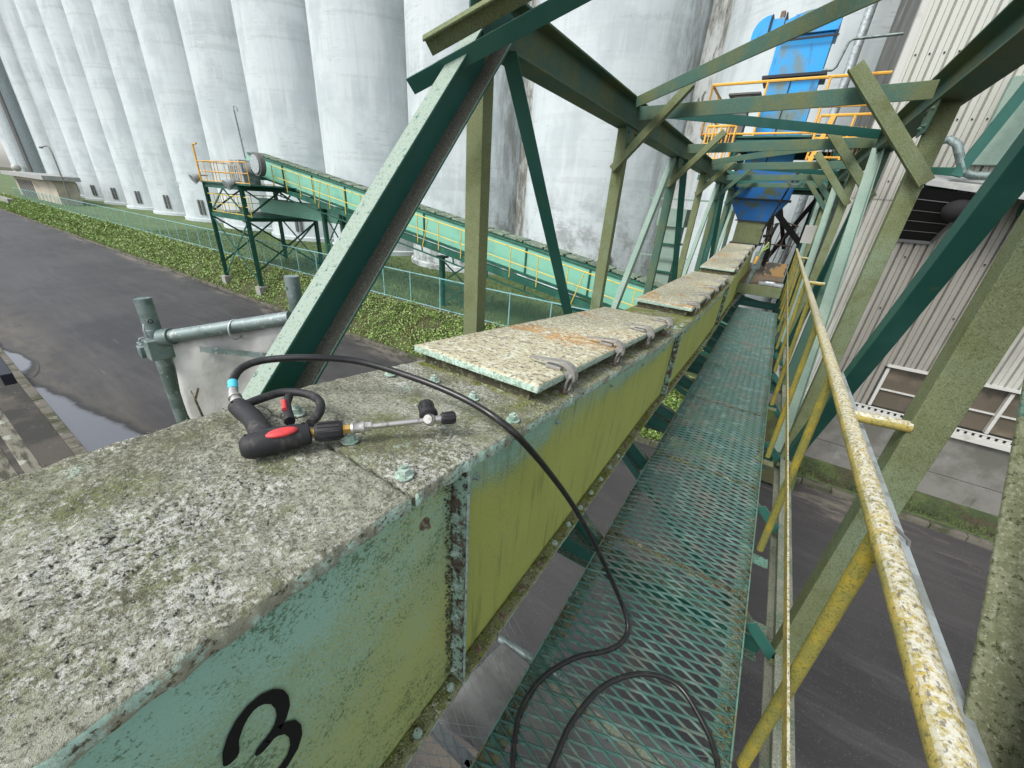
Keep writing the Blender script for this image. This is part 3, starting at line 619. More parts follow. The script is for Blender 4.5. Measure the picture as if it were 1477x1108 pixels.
while x < XB:
    b.bar(cl(x, -0.95, -1.2), cl(x, 0.4, -1.5), 0.05, 0.05); b.bar(cl(x, -0.95, -1.2), cl(x, -0.9, -1.5), 0.04, 0.04, (1, 0, 0)); x += 1.7
b.build('walkway', 'darkgreen', cv)
b = MB()
b.tube([cl(-22.8, -1.0, -0.12), cl(XB, -1.0, -0.12)], 0.022, 6); b.tube([cl(-22.8, -1.0, -0.62), cl(XB, -1.0, -0.62)], 0.018, 6)
x = -22.8; k = 0
while x < XB:
    b.tube([cl(x, -1.0, -1.16), cl(x + 0, -1.0, -0.12)], 0.02, 6)
    if k % 6 == 3: b.tube([cl(x + 0.25, -1.0, -1.3), cl(x + 0.6, -1.0, -0.12)], 0.02, 6)
    x += 1.15; k += 1
b.build('handrail', 'safety', cv, smooth=40)
# head with motor on the tower platform
b = MB(); b.tube([(-13.2, -0.42, 1.2), (-13.2, 0.42, 1.2)], 0.55, 20); b.build('head_pulley_casing', 'seafoam', cv, smooth=40)
# support legs pairs
def trestle(x, y, top, label):
    t = thing('conveyor_trestle', label, 'support', (x, y, FZ - 0.06), 'green trestles under the sloping conveyor')
    hgt = top - (FZ - 0.06)
    for dx in (-0.75, 0.75):
        q = MB(); q.tube([(dx, 0, 0), (dx, 0, hgt)], 0.13, 12); q.box((dx - 0.2, -0.2, hgt - 0.03), (dx + 0.2, 0.2, hgt + 0.05)); q.build('leg', 'darkgreen', t, smooth=40)
    q = MB()
    q.bar((-0.75, 0, hgt * 0.5), (0.75, 0, hgt * 0.5), 0.08, 0.08)
    for z0, z1 in ((0.1, hgt * 0.5), (hgt * 0.5, hgt - 0.1)):
        q.bar((-0.72, 0.02, z0), (0.72, 0.02, z1), 0.05, 0.05); q.bar((0.72, -0.03, z0), (-0.72, -0.03, z1), 0.05, 0.05)
    q.build('bracing', 'darkgreen', t); return t
trestle(-19.6, 13.0, cz(-19.6) - 1.55, 'green pipe trestle nearest the tower under the sloping conveyor')
trestle(-11.2, 12.9, cz(-11.2) - 1.55, 'green pipe trestle under the middle of the sloping conveyor')
trestle(-4.6, 12.9, cz(-4.6) - 1.55, 'short green pipe trestle under the low end of the sloping conveyor')
# tower
tw = thing('conveyor_tower', 'dark green braced steel tower carrying the head of the sloping conveyor', 'tower', (-25.1, 12.35, G))
hx, hy, top = 1.98, 1.85, 5.72
legs = {}
for sx in (-1, 1):
    for sy in (-1, 1):
        zb = 0.75 if sy < 0 else 1.45
        legs[(sx, sy)] = zb
        q = MB(); q.prism((sx * hx, sy * hy, zb), (sx * hx, sy * hy, top), Hp(0.17, 0.17, 0.02, 0.02), (1, 0, 0)); q.build('leg', 'darkgreen', tw)
        q = MB(); q.add([(sx * hx - .22, sy * hy - .22, zb - 0.9), (sx * hx + .22, sy * hy - .22, zb - 0.9), (sx * hx + .22, sy * hy + .22, zb - 0.9), (sx * hx - .22, sy * hy + .22, zb - 0.9),
                        (sx * hx - .24, sy * hy - .24, zb), (sx * hx + .24, sy * hy - .24, zb), (sx * hx + .24, sy * hy + .24, zb), (sx * hx - .24, sy * hy + .24, zb)],
                       [(3, 2, 1, 0), (4, 5, 6, 7), (0, 1, 5, 4), (1, 2, 6, 5), (2, 3, 7, 6), (3, 0, 4, 7)]); q.build('footing', 'footing', tw)
zm = 4.15
for (A, B) in (((-1, -1), (1, -1)), ((-1, 1), (1, 1)), ((-1, -1), (-1, 1)), ((1, -1), (1, 1))):
    pa = lambda s, z, off=0.0: (s[0] * hx, s[1] * hy, z)
    q = MB(); q.bar(pa(A, zm), pa(B, zm), 0.20, 0.09); q.bar(pa(A, top - 0.1), pa(B, top - 0.1), 0.24, 0.10)
    q.build('beam', 'darkgreen', tw)
    q = MB(); zl = max(legs[A], legs[B])
    q.bar(pa(A, zl + 0.1), pa(B, zm - 0.1), 0.09, 0.03); q.bar(pa(B, zl + 0.1), pa(A, zm - 0.1), 0.09, 0.03, (0.1, 0.1, 1))
    mid = ((A[0] + B[0]) / 2 * hx, (A[1] + B[1]) / 2 * hy, top - 0.2)
    q.bar(pa(A, zm + 0.1), mid, 0.08, 0.04); q.bar(pa(B, zm + 0.1), mid, 0.08, 0.04); q.build('bracing', 'darkgreen', tw)
q = MB(); q.box((-hx - 0.1, -hy - 0.15, top), (hx + 1.3, hy + 0.1, top + 0.06)); q.build('platform', 'darkgreen', tw)
q = MB(); q.box((-hx, -hy, zm + 0.1), (hx + 0.6, hy, zm + 0.14)); q.build('lower_platform', 'darkgreen', tw)
q = MB()
def rail(q, pts, h=1.0, r=0.022, step=0.75, mid=True):
    pts = [V(p) for p in pts]
    for a, c in zip(pts, pts[1:]):
        q.tube([a + V((0, 0, h)), c + V((0, 0, h))], r, 6)
        if mid: q.tube([a + V((0, 0, h * 0.5)), c + V((0, 0, h * 0.5))], r * 0.8, 6)
        q.tube([a + V((0, 0, 0.05)), c + V((0, 0, 0.05))], r * 0.8, 6)
        n = max(1, round((c - a).length / step))
        for k in range(n + 1): p = a.lerp(c, k / n); q.tube([p, p + V((0, 0, h))], r * 0.9, 6)
rail(q, [(hx + 1.2, -hy - 0.12, top + 0.06), (-hx, -hy - 0.12, top + 0.06), (-hx, hy, top + 0.06)], 0.95)
q.tube([(-hx, -hy - 0.12, top), (-hx - 0.0, -hy - 0.12, top + 1.75), (-hx + 0.45, -hy - 0.12, top + 1.8)], 0.05, 8)
q.build('handrail', 'orange', tw, smooth=40)
q = MB(); rail(q, [(hx + 0.5, -hy, zm + 0.14), (-hx, -hy, zm + 0.14), (-hx, hy, zm + 0.14)], 0.9); q.build('lower_handrail', 'safety', tw, smooth=40)
mt = thing('drive_motor', 'grey geared drive motor on the top platform of the green tower', 'motor', (-24.6, 11.7, G + top + 0.06))
q = MB(); q.tube([(0.2, 0, 0.75), (1.1, 0, 0.75)], 0.3, 16)
for k in range(8): q.tube([(0.25 + k * 0.1, 0, 0.75), (0.28 + k * 0.1, 0, 0.75)], 0.34, 16)
q.build('motor_body', 'motor', mt, smooth=40)
q = MB(); q.box((-1.4, -0.35, 0), (0.1, 0.5, 0.9)); q.box((-1.3, -0.25, 0.9), (-0.3, 0.4, 1.15))
for k in range(6): q.box((-1.35 + k * 0.22, -0.38, 0.1), (-1.27 + k * 0.22, -0.35, 0.85))
q.build('gearbox', 'motor', mt, bevel=0.02)
q = MB(); q.tube([(1.5, -0.3, 0.95), (1.5, -0.05, 0.95)], 0.52, 24); q.build('pulley_guard', 'louvre', mt, smooth=40)
q = MB(); q.tube([(1.5, -0.36, 0.95), (1.5, -0.31, 0.95)], 0.42, 20); q.build('pulley_disc', 'galv_light', mt, smooth=40)
fl_ = [(-27.3, 10.3, 0.0, 'round grey floodlight hanging off the left corner of the tower platform'), (-23.4, 10.2, -0.15, 'round grey floodlight below the front rail of the tower platform')]
for x, y, z, lb in fl_:
    t = thing('floodlight', lb, 'floodlight', (x, y, z), 'floodlights on the conveyor tower')
    q = MB(); q.tube([(0, 0.15, 0.1), (0, 0, 0), (0, -0.22, -0.12)], [0.10, 0.19, 0.25], 16); q.build('reflector', 'galv_light', t, smooth=40)
    q = MB(); q.tube([(0, 0.1, 0.1), (0.3, 0.4, 0.1)], 0.03, 6); q.build('bracket', 'louvre', t)
# lower cross conveyor inside tower
q = MB(); q.prism((-26.6, 13.3, -1.25), (-17.0, 13.6, -1.35), [(-0.38, -0.4), (0.38, -0.4), (0.38, 0.4), (-0.38, 0.4)], (0, 0, 1)); o = q.build('lower_conveyor', 'seafoam'); tag(o, 'short level green conveyor inside the tower below the platform', 'conveyor')

# green vertical chute far behind left posts
ch = thing('vertical_chute', 'pale green vertical chute with flanges against the stained silo', 'chute', (-3.55, 16.4, -3.2))
q = MB(); q.box((-0.38, -0.35, 0), (0.38, 0.35, 2.9)); q.build('casing', 'pale', ch)
for z in (0.1, 1.1, 2.1): q = MB(); q.box((-0.45, -0.42, z), (0.45, 0.42, z + 0.07)); q.build('flange', 'darkgreen', ch)
q = MB(); q.box((-0.48, -0.45, 2.75), (0.48, 0.45, 3.35)); q.build('head_box', 'pale', ch)
q = MB(); q.bar((-1.3, -0.5, 3.65), (1.5, -0.5, 3.65), 0.05, 0.05); q.bar((-0.9, -0.5, 1.7), (0.9, -0.5, 1.7), 0.05, 0.05); q.build('bracket', 'pale', ch)

# ================================================================== BUILDING ON THE RIGHT
BY = 11.8; BX = 0.95
bd = thing('warehouse', 'tall warehouse with white corrugated siding over a grey concrete base', 'building', (BX, BY, G + 0.1))
def bl(x, z): return (x - BX, z - G - 0.1)
# base wall with recessed seams
q = MB(); x = BX
ztop = -4.12
while x < 40:
    x1 = x + 2.9
    for z0, z1 in ((G + 0.0, -5.12), (-5.105, ztop)):
        a = bl(x + 0.006, z0); c = bl(x1 - 0.006, z1); q.box((a[0], 0, a[1]), (c[0], 0.25, c[1]))
    x = x1
q.build('base_wall', 'concrete', bd, bevel=0.006)
q = MB(); a = bl(BX, G); c = bl(39, 14.0); q.box((0.02, 0.18, a[1]), (c[0], 9.0, c[1] - 0.1)); q.build('core_wall', 'concrete', bd)
q = MB(); a = bl(BX - 0.03, ztop); c = bl(39, ztop + 0.13); q.box((a[0], -0.10, a[1] + 0.003), (c[0], 0.15, c[1]))
q.box((a[0], -0.03, c[1] + 0.001), (c[0], 0.02, c[1] + 0.10)); q.build('sill', 'white', bd, bevel=0.006)
q = MB(); x = BX
a = bl(BX, ztop + 0.15); c = bl(39, ztop + 0.21); q.box((a[0], -0.045, a[1]), (c[0], -0.033, c[1])); q.build('vent_strip', 'black', bd)
q = MB(); q.box((a[0], -0.050, a[1] - 0.015), (c[0], -0.046, a[1]))
while x < 39: a = bl(x, ztop + 0.15); q.box((a[0], -0.050, a[1] + 0.0005), (a[0] + 0.07, -0.0455, a[1] + 0.058)); x += 0.12
q.build('vent_grille', 'white', bd)
# siding strip: corrugation
def corr(q, x0, x1, z0, z1, y=0.0, pitch=0.2):
    a0 = bl(x0, z0); a1 = bl(x1, z1); x = a0[0]; prof = []
    while x < a1[0]:
        prof += [(x, y), (x + pitch * 0.07, y + 0.06), (x + pitch * 0.13, y + 0.06), (x + pitch * 0.20, y), (x + pitch * 0.58, y - 0.004), (x + pitch * 0.61, y + 0.012), (x + pitch * 0.64, y - 0.004)]; x += pitch
    vs = []
    for px, py in prof: vs += [(px, py, a0[1]), (px, py, a1[1])]
    q.add(vs, [(2 * i, 2 * i + 2, 2 * i + 3, 2 * i + 1) for i in range(len(prof) - 1)])
q = MB(); corr(q, BX, 39, -2.86, 0.62, 0.0); corr(q, BX, 2.9, ztop + 0.2, -2.86, 0.006); q.build('lower_siding', 'siding', bd)
q = MB(); corr(q, BX, 39, 0.56, 14, -0.012); q.build('upper_siding', 'siding', bd)
q = MB(); a = bl(BX, 14)
q.box((-0.05, -0.02, ztop - G), (0.06, 0.25, a[1])); q.build('corner_trim', 'white', bd)
q = MB(); a = bl(2.9, -2.86); c = bl(39, -2.80); q.box((a[0], -0.05, a[1]), (c[0], 0.0, c[1])); q.build('siding_flashing', 'white', bd)
# fixings
q = MB()
for zz in (0.9, 1.95, 3.0, 4.1, 5.2, -0.5, -1.6):
    x = BX + 0.16
    while x < 12:
        a = bl(x, zz); q.box((a[0] - 0.012, -0.03, a[1] - 0.012), (a[0] + 0.012, -0.008, a[1] + 0.012)); x += 0.2 if zz > 0 else 0.6
q.build('siding_fixings', 'black', bd)
# windows
xw = 2.95
for k in range(6):
    wn = MB(); a = bl(xw, ztop + 0.25); c = bl(xw + 2.0, -2.90)
    wn.box((a[0], 0.10, a[1]), (c[0], 0.13, c[1])); wp = wn.build('window', 'pane', bd)
    fr = MB(); fr.box((a[0] - 0.03, 0.0, a[1]), (a[0] + 0.03, 0.14, c[1])); fr.box((a[0] + 0.031, 0.05, a[1] + 0.42), (c[0] - 0.031, 0.138, a[1] + 0.45)); fr.build('frame', 'white', wp)
    xw += 2.0
# tall green door frame piece up right
q = MB(); a = bl(2.55, 1.2); c = bl(4.6, 2.55); q.box((a[0], -0.16, a[1]), (c[0], -0.02, c[1])); q.build('shutter', 'pale', bd, bevel=0.01)
q = MB(); q.bar((2.30, 11.0, 0.95), (3.05, 11.0, 4.0), 0.15, 0.12, (1, 0, 0)); o = q.build('pipe_strut', 'teal'); tag(o, 'dark green slanting strut in front of the pale shutter', 'strut')
q = MB(); a = bl(1.95, 0.25); c = bl(2.5, 1.15); q.box((a[0], -0.22, a[1]), (c[0], -0.02, c[1])); q.build('junction_cabinet', 'darkgreen', bd, bevel=0.01)
# canopy hood on building
cn = thing('loading_hood', 'dark louvred hood with a grey cover projecting from the warehouse siding', 'hood', (1.95, 10.9, 0.25))
q = MB(); q.add([(0.0, 0.0, 0.62), (2.6, 0.0, 0.40), (2.6, 0.9, 0.62), (0.0, 0.9, 0.84), (0.0, 0.0, 0.54), (2.6, 0.0, 0.20), (2.6, 0.9, 0.40), (0.0, 0.9, 0.70)],
    [(0, 1, 2, 3), (7, 6, 5, 4), (4, 5, 1, 0), (5, 6, 2, 1), (6, 7, 3, 2), (7, 4, 0, 3)]); q.build('cover', 'canopy', cn)
q = MB(); q.add([(-0.05, 0.0, 0.5), (0.75, 0.0, 0.42), (0.62, 0.9, -0.42), (-0.12, 0.9, -0.42)], [(0, 1, 2, 3)])
q.add([(-0.05, 0.02, 0.47), (0.75, 0.02, 0.39), (0.62, 0.92, -0.45), (-0.12, 0.92, -0.45)], [(3, 2, 1, 0)]); q.build('opening', 'black', cn)
q = MB(); q.bar((-0.06, -0.02, 0.52), (-0.14, 0.88, -0.43), 0.06, 0.06); q.bar((0.76, -0.02, 0.42), (0.64, 0.88, -0.43), 0.05, 0.05); q.bar((-0.14, 0.87, -0.44), (0.64, 0.87, -0.44), 0.06, 0.06)
for k in range(1, 5): t_ = k / 5; q.bar((-0.05 - 0.07 * t_, -0.03 + 0.9 * t_, 0.5 - 0.92 * t_), (0.75 - 0.13 * t_, -0.03 + 0.9 * t_, 0.42 - 0.84 * t_), 0.012, 0.015)
q.build('grille', 'louvre', cn)
q = MB(); q.ell((0.62, 0.15, 0.15), (0.22, 0.2, 0.2)); q.build('fan_housing', 'black', cn, smooth=60)
for xx, zz in ((1.45, -0.02),):
    q = MB(); q.add([(xx, 0.1, zz + 0.35), (xx + 0.6, 0.1, zz + 0.33), (xx + 0.62, 0.1, zz + 0.05), (xx + 0.02, 0.1, zz + 0.16), (xx, 0.5, zz + 0.35), (xx + 0.6, 0.5, zz + 0.33), (xx + 0.62, 0.5, zz + 0.05), (xx + 0.02, 0.5, zz + 0.16)],
        [(0, 3, 2, 1), (4, 5, 6, 7), (0, 1, 5, 4), (1, 2, 6, 5), (2, 3, 7, 6), (3, 0, 4, 7)]); q.build('side_lamp', 'darkgreen', cn)
pp = MB(); pp.tube([(1.9, 11.6, 1.5), (1.92, 11.2, 1.53), (2.0, 11.05, 1.53), (2.12, 11.0, 1.45), (2.38, 11.0, 1.02), (2.5, 11.0, 0.97), (4.5, 11.0, 0.9)], 0.065, 12)
o = pp.build('insulated_pipe', 'galv', smooth=40); tag(o, 'lagged silver pipe with a bend above the dark hood', 'pipe')
# sheet step of the warehouse side return toward silos
q = MB(); q.box((0.0, 0.0, 0), (0.9, 6.9, 20)); o = q.build('annex_wall', 'filler'); o.location = (0.98, 12.9, FZ); tag(o, 'pale panelled annex wall between the silo and the warehouse', 'wall')
q = MB(); q.tube([(0, 0, 0), (0, 0, 20)], 0.13, 12); o = q.build('downpipe', 'galv_light', smooth=40); o.location = (0.25, 18.2, FZ); tag(o, 'pale blue vertical downpipe on the stained silo right of the elevator', 'downpipe')
# grass verge and kerb strip on right
b = MB(); n = 60; vs = []
for i in range(n + 1):
    x = 0.0 + 40 * i / n; vs += [(x, 10.83, G + 0.10), (x, 11.15, G + 0.24 + noise.noise(V((x, 0, 0))) * 0.05), (x, BY + 0.01, G + 0.26)]
b.add(vs, [(3 * i + j, 3 * i + 3 + j, 3 * i + 4 + j, 3 * i + 1 + j) for i in range(n) for j in range(2)]); tag(b.build('verge', 'verge', smooth=60), kind='structure')
b = MB()
for _ in range(5000):
    p = V((random.uniform(0.2, 16), random.uniform(10.86, 11.5), G + 0.18)); a = random.random() * 6.283; d = V((math.cos(a), math.sin(a), 0)) * 0.012
    b.add([p - d, p + d, p + V((random.uniform(-.05, .05), random.uniform(-.05, .05), random.uniform(0.06, 0.18)))], [(0, 1, 2)])
tag(b.build('verge_grass', 'verge'), 'strip of grass between the kerb and the warehouse base wall', 'grass', kind='stuff')

# ================================================================== BRIDGE TRUSS
XL, XR = -1.32, 0.58
ZLt, ZRt, ZB = 0.70, 0.78, -1.90
NODE = [-0.25] + [1.70 + 1.93 * k for k in range(7)]      # bay lines
tr = thing('truss_bridge', 'mossy green steel truss gantry that carries the conveyor and walkway over the road', 'gantry bridge', (0, 1.7, ZB))
def T(p): return (p[0], p[1] - 1.7, p[2] - ZB)
def member(name, p0, p1, prof, u, m, bev=0.003):
    q = MB(); q.prism(T(p0), T(p1), prof, u); return q.build(name, m, tr, bevel=bev)
yend = NODE[-1]
member('top_chord', (XL, 1.60, ZLt), (XL, yend, ZLt), Hp(0.15, 0.20, 0.012, 0.009), (0, 0, 1), 'truss')
member('top_chord', (XR, 1.60, ZRt), (XR, yend, ZRt), Hp(0.15, 0.20, 0.012, 0.009), (0, 0, 1), 'truss')
member('bottom_chord', (XL, -2.5, ZB), (XL, yend, ZB), Hp(0.12, 0.15, 0.012, 0.009), (0, 0, 1), 'mossy')
member('bottom_chord', (XR - 0.007, -2.5, ZB), (XR - 0.007, yend, ZB), Hp(0.075, 0.16, 0.012, 0.009), (0, 0, 1), 'mossy_grey')
# end posts (inclined channels) -- opening toward the walkway
def inclined(X, sgn, m):
    # flange tips toward +x for left (sgn=1), -x for right (sgn=-1)
    c0 = V((X, -0.55, -1.86)); c1 = V((X, 1.80, 0.78))
    member('end_diagonal', c0, c1, Cp(0.155, 0.085, 0.010, 0.009, 1 if sgn > 0 else -1), (0, -0.75, 0.66), m)
    return c0, c1
c0, c1 = inclined(-1.285, 1, 'diag')
d = (c1 - c0).normalized(); nrm = V((0, -d.z, d.y))       # gritty layer lying in the lower flange
q = MB(); a0 = c0 - nrm * 0.064 + V((0.045, 0, 0)); a1 = c1 - nrm * 0.064 + V((0.045, 0, 0)) - d * 0.06
q.bar(T(a0), T(a1), 0.006, 0.072, nrm); q.build('dirt_layer', 'grit', tr)
# right one, heavily mossed
inclined(0.508, -1, 'thick_moss')
for k in range(1, 8):
    y = NODE[k]
    mL = 'mossy' if k in (1, 2, 4) else 'truss'
    member('post', (-1.37, y - 0.05, ZB), (-1.37, y - 0.05, 0.60), Cp(0.0, 0, 0, 0) if False else [(0, 0), (0.095, 0), (0.095, 0.075), (0.088, 0.075), (0.088, 0.007), (0, 0.007)], (1, 0, 0), mL)
    member('post', (0.53, y - 0.05, ZB), (0.53, y - 0.05, 0.70), [(0, 0), (0.10, 0), (0.10, 0.007), (0.007, 0.007), (0.007, 0.09), (0, 0.09)], (1, 0, 0), 'mossy' if k in (1, 2) else ('truss' if k % 2 else 'mossy'))
for k in range(1, 7):
    y0, y1 = NODE[k], NODE[k + 1]
    if k % 2: ya, yb = y0 + 0.10, y1 - 0.05
    else: ya, yb = y1 - 0.10, y0 + 0.05
    dn = (ya, yb)
    matd = 'teal' if k % 2 else 'pale'
    member('diagonal', (-1.30, ya, 0.60), (-1.30, yb, ZB + 0.08), Lp(0.085, 0.085), (0, 1 if k % 2 else -1, 0.4), matd)
    member('diagonal', (0.56, ya, 0.69), (0.56, yb, ZB + 0.08), Lp(0.10, 0.085), (0, 1 if k % 2 else -1, 0.4), matd)
# cross struts + laterals on top
for k in range(2, 8):
    y = NODE[k]
    member('cross_strut', (XL + 0.08, y, 0.745), (XR - 0.08, y, 0.80), Lp(0.095, 0.085, 0.008, -1, -1), (0, 0, 1), 'truss')
laterals = [((XR, 1.85), (XL, 3.50), 'truss'), ((XL, 3.80), (XR, 5.45), 'teal'), ((XR, 5.70), (XL, 7.35), 'truss'), ((XL, 7.6), (XR, 9.3), 'teal'), ((XR, 9.55), (XL, 11.2), 'teal'), ((XL, 11.4), (XR, 13.1), 'teal')]
for (p, q_, m) in laterals:
    sg = 1 if p[0] < q_[0] else -1
    zf = lambda X: 0.755 if X < 0 else 0.81
    member('lateral_brace', (p[0] + 0.09 * sg, p[1], zf(p[0]) + 0.03), (q_[0] - 0.09 * sg, q_[1], zf(q_[0]) + 0.03), Lp(0.075, 0.07, 0.008, -1, -sg), (0, 0, 1), m)
# knee braces
for k in range(2, 7):
    y = NODE[k] - 0.07
    mk = 'mossy' if k < 5 else 'truss'
    member('knee_brace', (-1.33, y, 0.27), (-0.83, y, 0.83), Lp(0.075, 0.06, 0.007, -1, -1), (1, 0, -1), mk)
    member('knee_brace', (0.60, y, 0.24), (0.04, y, 0.85), Lp(0.085, 0.06, 0.007, -1, 1), (-1, 0, -1), mk)
for k in range(2, 8):      # gusset plates with bolts where posts, diagonals and chords meet
    for (X, zz, sg) in ((-1.268, 0.545, 1), (0.522, 0.625, -1)):
        q = MB(); y = NODE[k]; q.add([T((X, y - 0.16, zz + 0.06)), T((X, y + 0.14, zz + 0.06)), T((X, y + 0.10, zz - 0.10)), T((X, y - 0.10, zz - 0.10)),
            T((X + 0.006 * sg, y - 0.16, zz + 0.06)), T((X + 0.006 * sg, y + 0.14, zz + 0.06)), T((X + 0.006 * sg, y + 0.10, zz - 0.10)), T((X + 0.006 * sg, y - 0.10, zz - 0.10))],
            [(0, 1, 2, 3), (7, 6, 5, 4), (0, 4, 5, 1), (1, 5, 6, 2), (2, 6, 7, 3), (3, 7, 4, 0)])
        for (dy, dz) in ((-0.09, 0.02), (0.08, 0.02), (-0.05, -0.06), (0.05, -0.06)): q.hexb(T((X + (0.006 if sg > 0 else -0.006), y + dy, zz + dz)), (sg, 0, 0), 0.010, 0.008, 0.014)
        q.build('gusset_plate', 'truss', tr)
# portal knee and portal strut at the near end (inclined portal plane)
A0 = V((-1.40, 1.335, 0.43)); A1 = V((-0.45, 1.70, 0.86)); pn = V((0, -0.75, 0.66))
dd = (A1 - A0).normalized(); dn_ = dd.cross(pn).normalized()
member('portal_brace', A0 - dd * 0.03, A1, [(-0.080, 0.0), (-0.018, 0.0), (-0.018, -0.007), (-0.073, -0.007), (-0.073, -0.06), (-0.080, -0.06)], pn, 'teal', 0.002)
member('portal_brace', A0 + dd * 0.10, A1 + dd * 0.04, [(-0.010, -0.035), (0.052, -0.035), (0.052, -0.010), (0.060, -0.010), (0.060, -0.043), (-0.010, -0.043)], pn, 'mossy', 0.002)
member('portal_beam', (-1.26, 2.05, 1.22), (0.52, 2.05, 1.26), Cp(0.15, 0.075, 0.01, 0.009, 1), (0, 0, 1), 'teal')
q = MB(); q.box(T((-1.40, 1.62, 0.80)), T((-1.22, 1.86, 0.815))); q.bar(T((-1.33, 1.68, 0.815)), T((-1.33, 1.62, 1.4)), 0.12, 0.12); q.build('gusset_stub', 'teal', tr)
for sx in (0.06,):
    pass
# floor beams under conveyor/deck at the nodes, brackets
for k in range(0, 8):
    y = NODE[k] + (0.25 if k == 0 else 0)
    member('floor_beam', (-1.26, y + 0.03, -1.90), (0.50, y + 0.03, -1.90), Hp(0.10, 0.16, 0.01, 0.008), (0, 0, 1), 'teal')
for k in range(1, 7):
    y = NODE[k]
    for yy in (y, y + 0.96):
        member('bracket', (-0.60, yy + 0.02, -1.60 if k < 2 else -1.72), (-0.36, yy + 0.02, -1.80), Cp(0.13, 0.05, 0.008, 0.008), (0, 0, 1), 'teal')
        member('bracket', (0.38, yy - 0.05, -1.74), (0.52, yy - 0.05, -1.88), Lp(0.09, 0.06), (0, 1, 0), 'teal')
    member('lateral_brace', (0.45, NODE[k] + 0.1, -1.97), (-1.2, NODE[k + 1] - 0.1, -1.97), Lp(0.07, 0.07), (0, 0, 1), 'teal')
# ================================================================== CONVEYOR ON THE BRIDGE
TOPP = [(-3, -.522), (.35, -.522), (.75, -.568), (1.5, -.656), (2.7, -.80), (3.4, -.855), (5.0, -.925), (7.1, -.93), (8.3, -.87), (12.4, -.59)]
BOTP = [(-3, -1.43), (3.0, -1.44), (3.6, -1.50), (5.7, -1.60), (12.4, -1.62)]
Tz = lambda y: smoothc(TOPP, y, 0.22); Bz = lambda y: smoothc(BOTP, y, 0.2)
OR = V((-0.75, 1.7, -1.44))
cb = thing('chain_conveyor', 'long enclosed conveyor trough with lichen crusted top and algae green side panels', 'conveyor', OR)
def Q(p): return (p[0] - OR.x, p[1] - OR.y, p[2] - OR.z)
def fnoise(p, o=4):
    s = 0; a = 1; f = 1
    for _ in range(o): s += noise.noise(p * f) * a; a *= 0.55; f *= 2.1
    return s
def crust_plate(name, x0, x1, y0, y1, zf, th, cell, amp, m, parent, org, side=None, edge_amp=0.004):
    nx = max(2, int((x1 - x0) / cell)); ny = max(2, int((y1 - y0) / cell)); b = MB()
    vs = []; idx = lambda i, j: j * (nx + 1) + i
    for j in range(ny + 1):
        y = y0 + (y1 - y0) * j / ny
        for i in range(nx + 1):
            x = x0 + (x1 - x0) * i / nx
            p = V((x, y, 0)); h = 0
            if amp:
                c = fnoise(p * 26, 4); big = fnoise(p * 3.5 + V((5, 1, 0)), 3)
                h = amp * max(-0.6, c + 0.5 * big)
                cell_n = noise.cell(p * 40)
            e = min(i, nx - i, j, ny - j) * cell
            if e < 0.012: h = h * 0.5 - (0.012 - e) * (0.28 if th > 0.0301 or th < 0.02 else 0.5)
            ex = edge_amp * fnoise(V((0, y * 30, 7)), 3) if i in (0, nx) else 0
            ey = edge_amp * fnoise(V((x * 30, 0, 3)), 3) if j in (0, ny) else 0
            vs.append((x + ex - org.x, y + ey - org.y, zf(y) + h - org.z))
    fs = [(idx(i, j), idx(i + 1, j), idx(i + 1, j + 1), idx(i, j + 1)) for j in range(ny) for i in range(nx)]
    b.add(vs, fs); nv = len(vs)
    ring = [idx(i, 0) for i in range(nx)] + [idx(nx, j) for j in range(ny)] + [idx(nx - i, ny) for i in range(nx)] + [idx(0, ny - j) for j in range(ny)]
    low = []
    for r_ in ring:
        px, py, pz = vs[r_]; low.append((px, py, zf(py + org.y) - org.z - th + edge_amp * fnoise(V((px * 20, py * 20, 9)), 2)))
    b.v += low; base = nv; n = len(ring)
    for k in range(n): b.f.append((ring[k], base + k, base + (k + 1) % n, ring[(k + 1) % n]))
    b.f.append(tuple(range(base, base + n))[::-1]) if n < 60 else None
    o = b.build(name, m, parent, smooth=None)
    me = o.data; me.polygons.foreach_set('use_smooth', [True] * len(me.polygons))
    if side:
        me.materials.append(M[side])
        for p in me.polygons:
            if p.index >= len(fs) and (abs(p.normal.x) > 0.5 or th < 0.0301): p.material_index = 1
    return o
XBL, XBR = -1.06, -0.455
crust_plate('top_plate', XBL, XBR, -1.6, 0.40, Tz, 0.034, 0.0055, 0.0070, 'crust', cb, OR, 'crust_side')
crust_plate('top_plate', XBL, XBR, 0.408, 3.34, lambda y: Tz(y) + 0.003, 0.034, 0.008, 0.0050, 'crust', cb, OR, 'crust_side')
for ya, yb in ((3.348, 6.98), (6.99, 12.35)):
    crust_plate('top_plate', XBL, XBR, ya, yb, Tz, 0.03, 0.02, 0.005, 'moss_strip', cb, OR, 'crust_side')
# flakes and crumbs of lichen on the near top
b = MB()
def crumb(b, p, s):
    vs = []; 
    for v_ in ((1, 0, 0), (-1, 0, 0), (0, 1, 0), (0, -1, 0), (0, 0, 0.8), (0, 0, -0.4)): vs.append(V(p) + V(v_) * s * random.uniform(0.5, 1.2) + V((random.uniform(-.2, .2) * s, random.uniform(-.2, .2) * s, 0)))
    b.add(vs, [(0, 2, 4), (2, 1, 4), (1, 3, 4), (3, 0, 4), (2, 0, 5), (1, 2, 5), (3, 1, 5), (0, 3, 5)])
for _ in range(9000):
    y = random.uniform(-0.5, 1.2); x = random.uniform(XBL, XBR)
    if fnoise(V((x * 4, y * 4, 11)), 3) < 0.0 and random.random() < 0.8: continue
    crumb(b, Q((x, y, Tz(y) + 0.001)), random.uniform(0.001, 0.0028))
tag(b.build('lichen_crumbs', 'crust', cb), kind='stuff')
